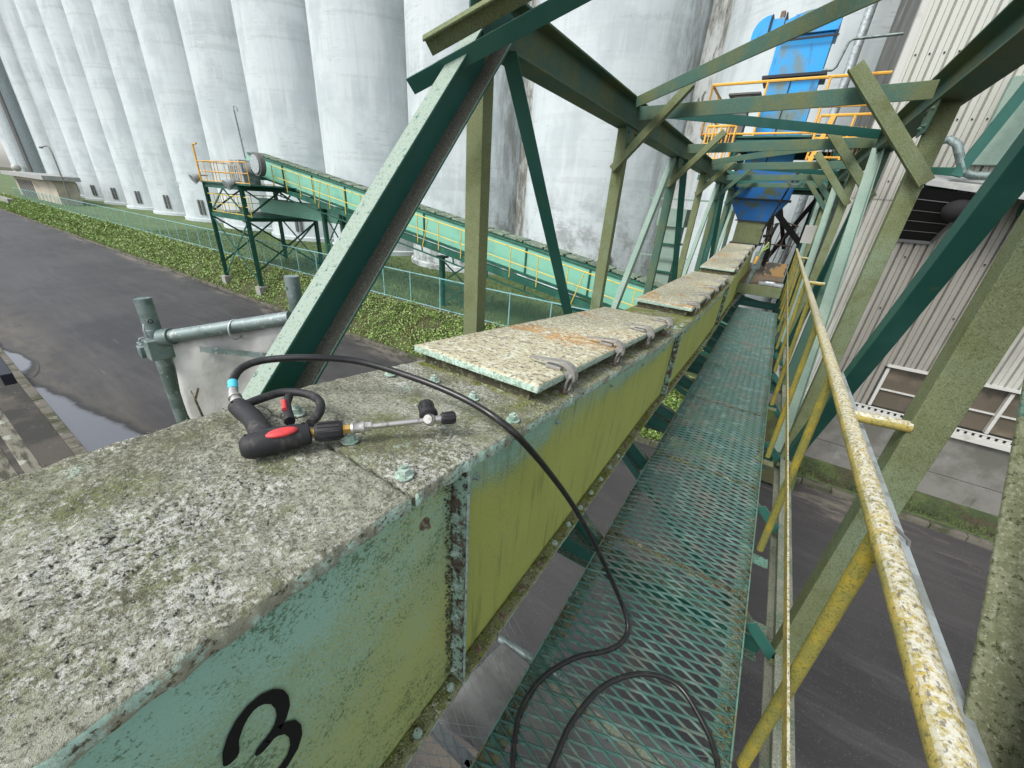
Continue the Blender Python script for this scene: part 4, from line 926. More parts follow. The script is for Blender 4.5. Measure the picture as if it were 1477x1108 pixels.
# side panels (right side visible, left side too)
seams = [-1.6, 0.565, 3.36, 6.98, 12.35]
def panel(xp, ya, yb, m, flip=False):
    b = MB(); n = max(4, int((yb - ya) / 0.1)); mrow = 8; vs = []; uvs = []
    for i in range(n + 1):
        y = ya + (yb - ya) * i / n; zt, zb = Tz(y) - 0.02, Bz(y)
        for j in range(mrow + 1):
            v_ = j / mrow; vs.append(Q((xp + 0.003 * math.sin(y * 4) * math.sin(v_ * 3.1), y, zb + (zt - zb) * v_))); uvs.append((i / n, v_))
    fs = [(i * (mrow + 1) + j, (i + 1) * (mrow + 1) + j, (i + 1) * (mrow + 1) + j + 1, i * (mrow + 1) + j + 1) for i in range(n) for j in range(mrow)]
    if flip: fs = [f[::-1] for f in fs]
    b.add(vs, fs); b.uv = {k: uv for k, uv in enumerate(uvs)}
    return b.build('side_panel', m, cb, smooth=60)
for a, c in zip(seams, seams[1:]):
    panel(-0.50, a, c, 'panel_near' if a < 0 else 'panel'); panel(-1.015, a, c, 'panel', True)
b = MB()
for a, c in zip(seams, seams[1:]):                                    # trough bottom
    n = 12
    for i in range(n):
        y0, y1 = a + (c - a) * i / n, a + (c - a) * (i + 1) / n
        b.add([Q((-1.015, y0, Bz(y0))), Q((-0.5, y0, Bz(y0))), Q((-0.5, y1, Bz(y1))), Q((-1.015, y1, Bz(y1)))], [(0, 3, 2, 1)])
b.build('bottom_plate', 'teal', cb)
# bottom flange + bolts
for a, c in zip(seams, seams[1:]):
    crust_plate('bottom_flange', -0.50, -0.445, a + 0.003, c - 0.003, lambda y: Bz(y) + 0.004, 0.012, 0.011, 0.006, 'moss_strip', cb, OR, 'crust_side', 0.003)
bb = MB(); bs_ = MB(); y = -1.5
while y < 12.2:
    (bb if fnoise(V((y, 3, 0)), 2) > -0.1 else bs_).hexb(Q((-0.470, y, Bz(y) + 0.006)), (0, 0, 1), 0.010, 0.008, 0.014)
    bs_.hexb(Q((-0.46, y, Tz(y) - 0.05)), (1, 0, 0), 0.001, 0.001, 0.001) if False else None
    y += 0.145
tag(bb.build('flange_bolts', 'rust', cb), kind='stuff'); tag(bs_.build('painted_flange_bolts', 'bolt', cb), kind='stuff')
# vertical joint flanges with bolts
for sy in seams[1:4]:
    q = MB(); zt, zb = Tz(sy) - 0.022, Bz(sy) + 0.004
    q.box(Q((-0.50, sy + 0.008, zb - 0.02)), Q((-0.452, sy + 0.016, zt - 0.012)))
    fl = q.build('joint_flange', 'bolt', cb, bevel=0.0015)
    q = MB(); q.box(Q((-0.50, sy - 0.002, zb)), Q((-0.4555, sy + 0.0075, zt - 0.014))); q.build('rusty_seam', 'rusty_seam', fl)
    n = 6 if sy < 1 else 4
    for k in range(n):
        bolts = MB()
        z = zb + 0.06 + (zt - zb - 0.22) * k / (n - 1); z += random.uniform(-.008, .008)
        bolts.hexb(Q((-0.482, sy - 0.002, z)), (0, -1, 0), 0.0095, 0.008, 0.013)
        bolts.build('joint_bolt', 'bolt', fl)
    # caulk/dirt ridge
    q = MB()
    for _ in range(500 if sy < 1 else 120): crumb(q, Q((-0.497 + random.random() * 0.006, sy - random.random() ** 2 * 0.03, random.uniform(zb, zt))), random.uniform(0.002, 0.006))
    tag(q.build('dirt_crumbs', 'grime', fl), kind='stuff')
# panel studs
ys = [0.47, 0.66, 1.15, 1.75, 2.35, 2.95, 3.8, 4.6, 5.4, 6.2, 7.4, 8.2]
for y in ys:
    q = MB(); z = Tz(y) - 0.115 if y > 0.6 else Tz(y) - 0.15
    r1 = 0.016 if y < 0.6 else 0.011
    q.hexb(Q((-0.499, y, z)), (1, 0, 0), 0.007, 0.010, r1); q.build('panel_bolt', 'rust' if y < 0.6 else 'bolt', cb)
# top bolts
for (x, y) in [(-0.509, .43), (-0.700, .44), (-0.90, .43), (-0.492, .82), (-0.667, .855), (-0.849, .87), (-0.985, .80), (-0.48, 3.42), (-0.62, 3.42), (-0.8, 3.42), (-0.5, 3.25), (-0.7, 3.28), (-0.87, 3.26)]:
    q = MB(); q.hexb(Q((x, y, Tz(y) + 0.007)), (0, 0, 1), 0.0125, 0.015, 0.020); q.build('top_bolt', 'bolt', cb)
q = MB()      # black painted 3 on the near panel
pts3 = [(0.0330, -0.838), (0.0380, -0.812), (0.0501, -0.7891), (0.0620, -0.776), (0.0760, -0.7687), (0.0900, -0.770), (0.1030, -0.780), (0.1130, -0.798), (0.1170, -0.822), (0.1150, -0.846), (0.1060, -0.866), (0.0930, -0.879), (0.0780, -0.885), (0.0706, -0.886)]
pts3b = [(0.0900, -0.880), (0.1040, -0.888), (0.1164, -0.905), (0.1215, -0.93), (0.1190, -0.957), (0.1080, -0.980), (0.0900, -0.994), (0.0700, -0.996), (0.052, -0.985), (0.042, -0.968)]
def stroke(q, pts, w):
    m = len(pts); vs = []
    for i, (y, z) in enumerate(pts):
        a = pts[max(0, i - 1)]; c = pts[min(m - 1, i + 1)]; t = V((c[0] - a[0], c[1] - a[1])).normalized(); n_ = V((-t.y, t.x)) * w / 2
        vs += [Q((-0.4955, y + n_.x, z + n_.y)), Q((-0.4955, y - n_.x, z - n_.y))]
    q.add(vs, [(2 * i, 2 * i + 1, 2 * i + 3, 2 * i + 2) for i in range(m - 1)])
    for (y, z) in (pts[0], pts[-1]):
        q.add([Q((-0.4951, y + w / 2 * math.cos(a * math.pi / 8), z + w / 2 * math.sin(a * math.pi / 8))) for a in range(16)], [tuple(range(16))])
stroke(q, pts3, 0.0235); stroke(q, pts3b, 0.0235)
q.build('painted_number', 'ink', cb)

# hatch lids + latches ------------------------------------------------
def latch(parent, x, y, z, org, sl):
    """over-centre clamp: lever lying on the lid, hook over the edge. local coords"""
    q = MB(); dz = sl
    o = lambda dx, dy, dzz: (x + dx - org.x, y + dy - org.y, z + dzz + dz * dy - org.z)
    prof = [(-.155, .014), (-.155, .020), (-.035, .035), (-.008, .035), (.014, .027), (.030, .010), (.036, -.012), (.035, -.028), (.027, -.030), (.022, -.012), (.012, .004), (-.002, .014), (-.022, .020), (-.040, .022), (-.10, .018)]
    for ys, hw in ((0, 1.0),):
        n = len(prof); wd = lambda a: 0.006 + 0.009 * min(1, max(0, (a + .155) / .12))
        vs = [o(a, -wd(a), c) for a, c in prof] + [o(a, wd(a), c) for a, c in prof]
        q.add(vs, [tuple(range(n)), tuple(range(n, 2 * n))[::-1]] + [(i, n + i, n + (i + 1) % n, (i + 1) % n) for i in range(n)])
    q.tube([o(0.018, -0.021, -0.012), o(0.018, 0.021, -0.012)], 0.0065, 10)
    lv = q.build('latch_lever', 'latch', parent)
    q = MB(); q.tube([o(0.010, -0.012, -0.008), o(0.010, 0.012, -0.008)], 0.017, 16); q.build('latch_cam', 'steel', lv, smooth=40)
    q = MB(); q.tube([o(0.022, -0.024, -0.010), o(0.012, -0.024, -0.030), o(0.006, -0.024, -0.070), o(0.004, -0.012, -0.082), o(0.004, 0.012, -0.082), o(0.006, 0.024, -0.070), o(0.012, 0.024, -0.030), o(0.022, 0.024, -0.010)], 0.0052, 8)
    q.build('hook', 'latch', lv, smooth=50)
    q = MB(); q.box(o(-0.085, -0.014, -0.002), o(-0.024, 0.014, 0.013)); q.build('latch_base', 'latch', lv, bevel=0.001)
    q = MB(); q.box(o(-0.016, -0.018, -0.098), o(0.010, 0.018, -0.076)); q.build('latch_foot', 'rust', lv)
def lid(y0, y1, ly, label, cell):
    org = V((-0.77, y0, Tz(y0) + 0.09))
    t = thing('hatch_lid', label, 'hatch', org, 'lichen covered inspection hatches on the conveyor')
    za = Tz(y0 + 0.1) + 0.092; zb_ = Tz(y1 - 0.1) + 0.092
    zf = lambda y: za + (zb_ - za) * (y - y0) / (y1 - y0)
    sl = (zb_ - za) / (y1 - y0)
    crust_plate('lid_plate', -1.045, -0.500, y0, y1, zf, 0.030, min(cell, 0.012), 0.0020, 'hatch', t, org, 'hatch_side', 0.0006)
    for y in ly: latch(t, -0.492, y, zf(y) + 0.004, org, sl)
    # coaming under the lid belongs to the conveyor
    q = MB(); xs0, xs1 = -1.02, -0.545; n = 14
    for i in range(n):
        a, c = y0 + 0.03 + (y1 - y0 - 0.06) * i / n, y0 + 0.03 + (y1 - y0 - 0.06) * (i + 1) / n
        ta, tb_ = zf(a) - 0.024, zf(c) - 0.024; la, lb_ = Tz(a) - 0.01, Tz(c) - 0.01
        q.add([Q((xs1, a, la)), Q((xs1, c, lb_)), Q((xs1, c, tb_)), Q((xs1, a, ta)), Q((xs0, a, la)), Q((xs0, c, lb_)), Q((xs0, c, tb_)), Q((xs0, a, ta))], [(0, 1, 2, 3), (7, 6, 5, 4)])
        if i == 0: q.add([Q((xs0, a, la)), Q((xs1, a, la)), Q((xs1, a, ta)), Q((xs0, a, ta))], [(0, 1, 2, 3)])
        if i == n - 1: q.add([Q((xs0, c, lb_)), Q((xs1, c, lb_)), Q((xs1, c, tb_)), Q((xs0, c, tb_))], [(3, 2, 1, 0)])
    q.build('hatch_coaming', 'grime', cb)
lid(0.97, 3.06, [1.17, 1.72, 2.30, 2.86], 'nearest hatch lid, patched with orange lichen, closed by four steel clamps', 0.0095)
lid(3.92, 7.12, [4.08, 4.75, 5.42, 6.1, 6.8], 'middle hatch lid of pale grey lichen, between the other two lids on the conveyor', 0.02)
lid(7.72, 11.5, [7.95, 8.75, 9.6, 10.45, 11.2], 'farthest hatch lid, rising towards the blue hopper', 0.025)
# moss along the foot of the lids
b = MB()
for _ in range(7000):
    y = random.uniform(0.9, 3.6); x = random.choice([random.gauss(-0.545, 0.012), random.uniform(-0.55, -0.46)]); x = min(x, -0.46)
    crumb(b, Q((x, y, Tz(y) + 0.002)), random.uniform(0.002, 0.006))
for _ in range(1500): crumb(b, Q((random.uniform(-1.03, -0.55), random.gauss(0.985, 0.015), Tz(0.98) + 0.002)), random.uniform(0.002, 0.006))
for _ in range(3500): y = random.uniform(-0.3, 3.3); crumb(b, Q((random.uniform(-0.495, -0.45), y, Bz(y) + 0.006)), random.uniform(0.002, 0.006))
tag(b.build('moss_crumbs', 'moss_strip', cb), kind='stuff')

# ================================================================== WALKWAY DECK
DZ = -1.68; DL, DR = -0.345, 0.372
dk = thing('walkway', 'narrow green expanded metal catwalk beside the conveyor with dirt along its edges', 'catwalk', (0, 1.7, DZ))
def D(p): return (p[0], p[1] - 1.7, p[2] - DZ)
b = MB(); LW, SW = 0.115, 0.046; y = -1.3; r = 0; wst, tst = 0.0098, 0.0046
DEND = 9.35
while y < DEND:
    n = int((DR - DL) / (LW / 2)) + 1
    fine = 1
    for i in range(n):
        x0 = DL + i * LW / 2; x1 = min(x0 + LW / 2, DR)
        s = 1 if (i + r) % 2 else -1
        ya = y + s * -SW / 4 * 0.82; yb_ = y + s * SW / 4 * 0.82
        za, zb2 = (0.002 * -s, 0.002 * s)
        # tilted strand box
        a = V(D((x0, ya, DZ + za * r % 2 if False else DZ))); c = V(D((x1, yb_, DZ)))
        d_ = (c - a).normalized(); u = V((0, 0.55, 0.84)); u = (u - d_ * u.dot(d_)).normalized(); w_ = d_.cross(u)
        hv = [(-wst / 2, -tst / 2), (wst / 2, -tst / 2), (wst / 2, tst / 2), (-wst / 2, tst / 2)]
        vs = [a + u * p - w_ * q2 for p, q2 in hv] + [c + u * p - w_ * q2 for p, q2 in hv]
        b.add(vs, [(1, 0, 4, 5), (2, 1, 5, 6), (3, 2, 6, 7), (0, 3, 7, 4)])
    y += SW / 2; r += 1
b.build('expanded_mesh', 'deck', dk)
# knuckles get thicker: node pads
b = MB()
for x0, s in ((DL, -1), (DR, 1)):
    b.prism(D((x0, -1.4, DZ)), D((x0, DEND, DZ)), [(-0.048, -0.003), (0.010, -0.003), (0.010, 0.003), (-0.048, 0.003)], (0, 0, 1))
    b.prism(D((x0 - s * 0.0, -1.4, DZ - 0.012)), D((x0, DEND, DZ - 0.012)), [(-0.005, 0.0), (0.0, 0.0), (0.0, -0.062 * s), (-0.005, -0.062 * s)], (0, 0, 1))
b.build('edge_angle', 'edge', dk)
SEAM = [-0.35, 0.86, 1.75, 2.75, 4.02, 5.2, 6.5, 7.9]
for y in SEAM: b = MB(); b.box(D((DL + 0.004, y - 0.02, DZ - 0.022)), D((DR - 0.004, y + 0.02, DZ - 0.015))); b.build('cross_bearer', 'mossy_grey', dk)
b = MB()
for _ in range(30000):
    s = random.random(); y = random.uniform(-0.3, DEND)
    if s < 0.42: x = DR - abs(random.gauss(0, 0.028)) - 0.006
    elif s < 0.72: x = DL + abs(random.gauss(0, 0.018)) + 0.006
    else: x = random.uniform(DL, DR); y = random.choice(SEAM) + random.gauss(0, 0.02)
    if fnoise(V((x * 2, y * 3, 4)), 3) < -0.12: continue
    if s >= 0.72 and fnoise(V((x * 6, y * 1, 8)), 2) < 0.0: continue
    crumb(b, D((x, y, DZ + random.uniform(-0.004, 0.003))), random.uniform(0.002, 0.0055))
for yj in (1.75, 2.75, 4.02, 5.2, 6.5, 7.9):
    for _ in range(900): crumb(b, D((random.uniform(DL, DR), yj + random.gauss(0, 0.008), DZ + random.uniform(-0.003, 0.004))), random.uniform(0.003, 0.007))
tag(b.build('debris', 'crumb', dk), kind='stuff')

# ================================================================== HANDRAIL
hr = thing('handrail', 'weathered yellow pipe handrail with lichen flecks along the right of the catwalk', 'handrail', (0.37, 1.0, DZ))
def Hh(p): return (p[0] - 0.37, p[1] - 1.0, p[2] - DZ)
q = MB(); q.tube([Hh((0.355, -1.2, -0.58)), Hh((0.362, 3, -0.58)), Hh((0.378, 8.5, -0.58)), Hh((0.39, 12.0, -0.58))], 0.0235, 20); q.build('top_rail', 'yellow', hr, smooth=60)
q = MB(); q.bar(Hh((0.357, -1.2, -1.13)), Hh((0.375, 12, -1.13)), 0.034, 0.007, (0, 0, 1)); q.build('mid_rail', 'yellow', hr, bevel=0.001)
k = 0; y = -0.13
while y < 12:
    q = MB(); q.tube([Hh((0.415, y + 0.03, DZ - 0.03)), Hh((0.362 + 0.002 * y, y - 0.03, -0.60))], 0.0185, 14); q.build('post', 'yellow_algae', hr, smooth=60)
    y += 1.14; k += 1
for y in (1.63, 5.40, 9.2):
    q = MB(); q.tube([Hh((0.375, y, -0.585)), Hh((0.535, y + 0.03, -0.585))], 0.0195, 14); q.build('stub', 'yellow', hr, smooth=60)
for y in (0.95, 2.09, 3.23, 4.37): 
    q = MB(); q.box(Hh((0.376, y - 0.02, DZ - 0.05)), Hh((0.46, y + 0.05, DZ - 0.042))); q.build('foot_plate', 'edge', hr)
q = MB(); q.bar((0.424, -0.9, -0.64), (0.424, 2.3, -0.64), 0.02, 0.018, (0, 0, 1)); q2 = q.build('cable_cover', 'galv_light'); tag(q2, 'flat pale blue galvanised strip running behind the yellow handrail', 'strip')
q = MB(); q.tube([(0.38, 1.02, -0.61), (0.40, 1.03, -0.60), (0.43, 1.03, -0.62), (0.44, 1.02, -0.66), (0.42, 1.0, -0.68)], 0.004, 8); o = q.build('wire_tie', 'louvre', smooth=50); tag(o, 'grey wire tie looped around the strip beside the handrail', 'wire tie')

# ================================================================== PRESSURE WASHER GUN
GZ = -0.494
gun = thing('spray_gun', 'black pressure washer gun with a red badge lying on the lichen covered conveyor top', 'spray gun', (-0.76, 0.34, GZ - 0.02))
g0 = V((-0.76, 0.34, GZ - 0.02))
def gp(x, y, z=0.0): return V((x, y, GZ + z)) - g0
bd0, bd1 = V((-0.795, 0.258, 0)), V((-0.742, 0.380, 0))
dr = (bd1 - bd0).normalized(); sdv = V((-dr.y, dr.x, 0))    # sdv points to the left/back
axm = Matrix((dr, sdv, V((0, 0, 1)))).transposed()
def at(a, s, z=0.0): p = bd0 + dr * a + sdv * s; return gp(p.x, p.y, z)
q = MB()
q.tube([at(-0.002, 0), at(0.004, 0), at(0.016, 0), at(0.05, 0, 0.001), at(0.09, 0, 0.001), at(0.125, 0), at(0.128, 0)], [0.014, 0.0225, 0.027, 0.0285, 0.027, 0.0245, 0.020], 22)
gb = q.build('body', 'plastic', gun, smooth=50)
q = MB(); q.ell(at(0.075, -0.0105, 0.0235), (0.031, 0.0155, 0.0075), axm, 20, 8); q.build('badge', 'red', gun, smooth=60)
q = MB()
for k in range(3): q.tube([at(0.022 + k * 0.006, 0.018, 0.020), at(0.022 + k * 0.006, 0.006, 0.0270)], 0.0012, 6)
for k in range(2): q.bar(at(0.109 + k * 0.006, 0.000, 0.0255), at(0.109 + k * 0.006, 0.012, 0.0225), 0.002, 0.003)
for a_, s_ in ((0.118, 0.006), (0.012, 0.006)): q.tube([at(a_, s_, 0.018), at(a_, s_, 0.0262)], 0.0032, 10)
q.build('slots', 'black', gb)
# grip from body going back-left to hose
gr0 = at(0.045, 0.012, 0.0); gr1 = gp(-0.893, 0.328, 0.002); gr2 = gp(-0.965, 0.330, 0.008)
q = MB(); q.tube([gr0, gr0.lerp(gr1, 0.6), gr1, gr1.lerp(gr2, 0.7), gr2, gr2 + V((-0.004, 0, 0))], [0.025, 0.0225, 0.0215, 0.0225, 0.021, 0.015], 18); gg = q.build('grip', 'plastic', gun, smooth=50)
q = MB(); q.tube([gp(-0.958, 0.318, 0.024), gp(-0.958, 0.3181, 0.0275)], 0.003, 8); q.build('screw', 'black', gg)
# trigger guard
gpts = [(-0.955, 0.345, 0.010), (-0.955, 0.385, 0.012), (-0.945, 0.425, 0.014), (-0.915, 0.452, 0.014), (-0.872, 0.465, 0.012), (-0.830, 0.456, 0.010), (-0.797, 0.430, 0.006), (-0.775, 0.395, 0.004)]
def catmull(pts, k=6):
    out = []; P_ = [V(p) for p in pts]; n = len(P_)
    for i in range(n - 1):
        a, b_, c, d_ = P_[max(0, i - 1)], P_[i], P_[i + 1], P_[min(n - 1, i + 2)]
        for j in range(k):
            f = j / k; out.append(0.5 * (2 * b_ + (c - a) * f + (2 * a - 5 * b_ + 4 * c - d_) * f * f + (3 * b_ - a - 3 * c + d_) * f ** 3))
    out.append(P_[-1]); return out
q = MB(); q.tube([gp(*p) for p in catmull(gpts)], 0.0105, 12); q.build('trigger_guard', 'plastic', gun, smooth=60)
q = MB(); q.tube([gp(-0.915, 0.425, 0.012), gp(-0.88, 0.402, 0.014), gp(-0.845, 0.385, 0.012), gp(-0.81, 0.368, 0.008)], [0.010, 0.008, 0.009, 0.012], 12); tg = q.build('trigger', 'plastic', gun, smooth=60)
q = MB(); q.tube([gp(-0.885, 0.398, 0.022), gp(-0.845, 0.378, 0.021)], 0.0055, 10); q.build('safety_catch', 'red', tg, smooth=60)
# collar, fittings, lance
f0 = at(0.128, 0)
ld = (gp(-0.573, 0.600) - gp(-0.739, 0.384)).normalized()
def al(a): return f0 + ld * a
q = MB(); q.tube([al(0.0), al(0.012)], 0.010, 14); q.build('brass_collar', 'brass', gun, smooth=40)
q = MB(); q.tube([al(0.010), al(0.013), al(0.062), al(0.066)], [0.018, 0.0205, 0.0205, 0.0185], 22)
u = V((0, 0, 1)); w_ = ld.cross(u)
for k in range(12):
    a = 2 * math.pi * k / 12; q.bar(al(0.016) + (u * math.cos(a) + w_ * math.sin(a)) * 0.0205, al(0.06) + (u * math.cos(a) + w_ * math.sin(a)) * 0.0205, 0.004, 0.004, u * math.cos(a) + w_ * math.sin(a))
q.build('grip_collar', 'plastic', gun, smooth=40)
hexr = lambda r_: [(r_ * math.cos(math.pi / 3 * i), r_ * math.sin(math.pi / 3 * i)) for i in range(6)]
q = MB(); q.prism(al(0.066), al(0.083), hexr(0.0115), (0, 0, 1)); q.build('brass_nut', 'brass', gun, bevel=0.001)
q = MB(); q.tube([al(0.083), al(0.088), al(0.092), al(0.104), al(0.106), al(0.112)], [0.012, 0.0145, 0.012, 0.0125, 0.0155, 0.0155], 20); q.prism(al(0.112), al(0.128), hexr(0.0125), (0, 0, 1)); q.build('coupling', 'steel', gun, smooth=35)
q = MB(); q.tube([al(0.128), al(0.255)], 0.0066, 14); q.build('lance', 'steel', gun, smooth=60)
tp = al(0.262)
q = MB(); q.ell(tp, (0.0155, 0.0155, 0.0155)); q.tube([tp, tp + ld * 0.028], 0.009, 12); q.tube([tp + V((0, 0, 0.004)), tp + V((0.004, -0.012, 0.009))], 0.011, 16); q.build('nozzle_tee', 'steel', gun, smooth=40)
q = MB(); q.tube([tp + ld * 0.026, tp + ld * 0.03, tp + ld * 0.058, tp + ld * 0.062], [0.0115, 0.0140, 0.0150, 0.0125], 16)
for k in range(10): a = 2 * math.pi * k / 10; q.bar(tp + ld * 0.03 + (u * math.cos(a) + w_ * math.sin(a)) * 0.0138, tp + ld * 0.058 + (u * math.cos(a) + w_ * math.sin(a)) * 0.0148, 0.003, 0.003, u * math.cos(a) + w_ * math.sin(a))
q.build('nozzle', 'plastic', gun, smooth=40)
kd = V((-0.80, 0.55, 0.22)).normalized()
q = MB(); q.tube([tp + kd * 0.010, tp + kd * 0.013, tp + kd * 0.024, tp + kd * 0.026, tp + kd * 0.056, tp + kd * 0.060], [0.018, 0.0225, 0.0225, 0.0175, 0.0190, 0.016], 18)
ku = kd.orthogonal().normalized(); kw = kd.cross(ku)
for k in range(10): a = 2 * math.pi * k / 10; q.bar(tp + kd * 0.028 + (ku * math.cos(a) + kw * math.sin(a)) * 0.0178, tp + kd * 0.055 + (ku * math.cos(a) + kw * math.sin(a)) * 0.0188, 0.0035, 0.0035, ku * math.cos(a) + kw * math.sin(a))
q.build('control_knob', 'plastic', gun, smooth=40)
# hose -------------------------------------------------------------------
HP = [(-0.990, 0.337, -0.484), (-1.012, 0.344, -0.474), (-1.048, 0.362, -0.458), (-1.074, 0.401, -0.440), (-1.057, 0.455, -0.430), (-0.989, 0.540, -0.430), (-0.911, 0.637, -0.450), (-0.765, 0.706, -0.480), (-0.615, 0.738, -0.505), (-0.485, 0.737, -0.528), (-0.422, 0.780, -0.600), (-0.383, 0.930, -0.800), (-0.340, 1.061, -1.0), (-0.269, 1.164, -1.220), (-0.160, 1.254, -1.500), (-0.084, 1.250, -1.625), (-0.064, 1.194, -1.660), (-0.100, 1.105, -1.664), (-0.206, 0.989, -1.664), (-0.277, 0.855, -1.664), (-0.295, 0.730, -1.664), (-0.270, 0.635, -1.664), (-0.215, 0.540, -1.664), (-0.150, 0.520, -1.660), (-0.128, 0.624, -1.655), (-0.123, 0.776, -1.650), (-0.072, 0.944, -1.64), (0.036, 1.074, -1.64), (0.158, 1.122, -1.645), (0.252, 1.071, -1.655), (0.316, 1.000, -1.664), (0.345, 0.897, -1.664), (0.33, 0.70, -1.664), (0.25, 0.4, -1.664), (0.10, 0.0, -1.664), (0.05, -0.6, -1.664)]
ho = thing('pressure_hose', 'black rubber pressure hose looping from the spray gun down onto the catwalk', 'hose', HP[0])
h0 = V(HP[0])
q = MB(); q.tube([p - h0 for p in catmull(HP, 8)], 0.0097, 16); q.build('hose', 'rubber', ho, smooth=60)
q = MB(); a = V(HP[1]); c = V(HP[2]); m_ = a.lerp(c, 0.4)
q.tube([a.lerp(c, 0.35) - h0, a.lerp(c, 0.95) - h0], 0.0112, 16); q.build('tape_band', 'tape', ho, smooth=60)
q = MB(); e0 = V((-0.962, 0.331, -0.487)); q.tube([e0 - h0, e0.lerp(a, 0.5) - h0, a - h0, a.lerp(c, 0.33) - h0], [0.013, 0.012, 0.0115, 0.0105], 16)
q.tube([e0.lerp(a, 0.25) - h0, e0.lerp(a, 0.35) - h0], 0.0155, 16); q.tube([e0.lerp(a, 0.62) - h0, e0.lerp(a, 0.74) - h0], 0.0148, 16); q.build('hose_fitting', 'steel', ho, smooth=40)

# ================================================================== SCAFFOLD AT LEFT
sc1 = thing('scaffold_pole', 'upright grey scaffold pole tied with wire at the left of the conveyor', 'scaffold pole', (-1.739, 0.408, -2.4))
q = MB(); zt = -0.381 + 2.4
q.tube([(0, 0, 0), (0, 0, zt)], 0.0243, 20, cap=False); q.tube([(0, 0, zt - 0.001), (0, 0, zt), (0, 0, zt - 0.03)], [0.0243, 0.020, 0.020], 20, cap=False); q.build('tube', 'galv', sc1, smooth=50)
q = MB(); q.tube([(0, 0, zt - 0.031), (0, 0, zt - 0.030)], 0.0199, 16); q.build('bore_shade', 'black', sc1)  # black disc painted in for the shade inside the open tube
q = MB(); q.tube([(0, 0, zt - 0.16), (0, 0, zt - 0.155), (0, 0, zt - 0.11), (0, 0, zt - 0.105)], [0.0243, 0.028, 0.028, 0.0243], 20)
q.box((-0.05, -0.05, zt - 0.21), (-0.015, 0.0, zt - 0.17)); q.box((0.02, -0.045, zt - 0.20), (0.07, 0.02, zt - 0.13)); q.box((-0.075, -0.04, zt - 0.185), (-0.035, -0.02, zt - 0.165)); q.build('clamp', 'galv', sc1, smooth=40, bevel=0.002)
cd = V((0.973, -0.228, 0)); ct = V((0.228, 0.973, 0))
q = MB(); q.tube([cd * 0.0245 + ct * (0.006 * math.cos(a_)) + V((0, 0, zt - 0.075 + 0.006 * math.sin(a_))) for a_ in [i * 0.63 for i in range(11)]], 0.0014, 6); q.build('pin_hole', 'black', sc1)
q = MB(); c_ = cd * 0.036 + V((0, 0, zt - 0.14))
for (ax, az, tl) in ((0.030, 0.012, 0.25), (-0.030, 0.012, -0.3), (0.020, 0.020, -0.5)):
    q.tube([c_ + ct * (ax * (1 - math.cos(t_)) * 0.75) + V((0, 0, az * math.sin(t_) + tl * ax * (1 - math.cos(t_)) * 0.5)) + cd * (0.004 * math.sin(t_ * 0.5)) for t_ in [i * 0.449 for i in range(15)]], 0.0019, 6)
q.tube([c_, c_ + ct * -0.012 + V((0, 0, -0.05)), c_ + ct * 0.004 + V((0, 0, -0.095))], 0.0018, 6); q.tube([c_, c_ + ct * 0.03 + V((0, 0, 0.012)), c_ + ct * 0.065 + V((0, 0, 0.02))], 0.0018, 6)
q.tube([(0.04, -0.03, zt - 0.12), (0.05, -0.035, zt - 0.09), (0.045, -0.03, zt - 0.075)], 0.003, 6)
o = q.build('wire_knot', 'galv_light', smooth=50); o.location = sc1.location; tag(o, 'twisted pale wire knot binding the clamp on the upright scaffold pole', 'wire')
sc2 = MB(); sc2.tube([(-1.67, 0.412, -0.505), (-1.30, 0.66, -0.405)], 0.0215, 18); sc2.tube([(-1.675, 0.408, -0.506), (-1.645, 0.428, -0.499)], 0.028, 18); o = sc2.build('scaffold_tube', 'galv', smooth=50); tag(o, 'sloping horizontal scaffold tube over the grey tarp', 'scaffold tube')
q = MB(); c_ = V((-1.46, 0.552, -0.448)); q.tube([c_ + V((0.0, 0.0, 0.0)) + V((0.012 * math.sin(t_), -0.0, 0.034 * math.cos(t_) - 0.012)) + V((0, -0.026 * math.sin(t_ * 1), 0)) for t_ in [i * 0.4 for i in range(17)]], 0.0028, 6); o = q.build('wire_loop', 'galv_light', smooth=50); tag(o, 'wire loop around the sloping scaffold tube', 'wire')
q = MB(); q.tube([(-1.40, 0.74, -2.0), (-1.40, 0.74, -0.292)], 0.0243, 20, cap=True); q.tube([(-1.40, 0.714, -0.33), (-1.40, 0.713, -0.33)], 0.006, 8); o = q.build('short_scaffold_pole', 'galv', smooth=50); tag(o, 'grey scaffold pole end rising just left of the big diagonal', 'scaffold pole')
b = MB(); nx, nz = 26, 22; vs = []
for j in range(nz + 1):
    for i in range(nx + 1):
        s_, t_ = i / nx, j / nz
        x = -1.685 + s_ * 0.37; y = 0.42 + s_ * 0.245; z = -0.53 + s_ * 0.10 - t_ * 1.0
        k = 0.018 * math.sin(s_ * 9 + t_ * 5) * (0.3 + t_) + 0.02 * fnoise(V((s_ * 3, t_ * 3, 1)), 3)
        vs.append((x + k * 0.5 + t_ * 0.05, y - k, z))
b.add(vs, [(j * (nx + 1) + i, j * (nx + 1) + i + 1, (j + 1) * (nx + 1) + i + 1, (j + 1) * (nx + 1) + i) for j in range(nz) for i in range(nx)])
o = b.build('tarpaulin', 'tarp_pale', smooth=80); o.modifiers.new('thickness', 'SOLIDIFY').thickness = 0.002; tag(o, 'grey tarpaulin sheet hanging below the sloping scaffold tube', 'tarpaulin')
q = MB(); q.bar((-1.56, 0.47, -0.535), (-1.25, 0.66, -0.545), 0.02, 0.004); q.bar((-1.31, 0.63, -0.44), (-1.30, 0.63, -0.56), 0.02, 0.004, (1, 0, 0)); o = q.build('strap', 'galv'); tag(o, 'dark flat strap crossing the top of the grey tarpaulin', 'strap')
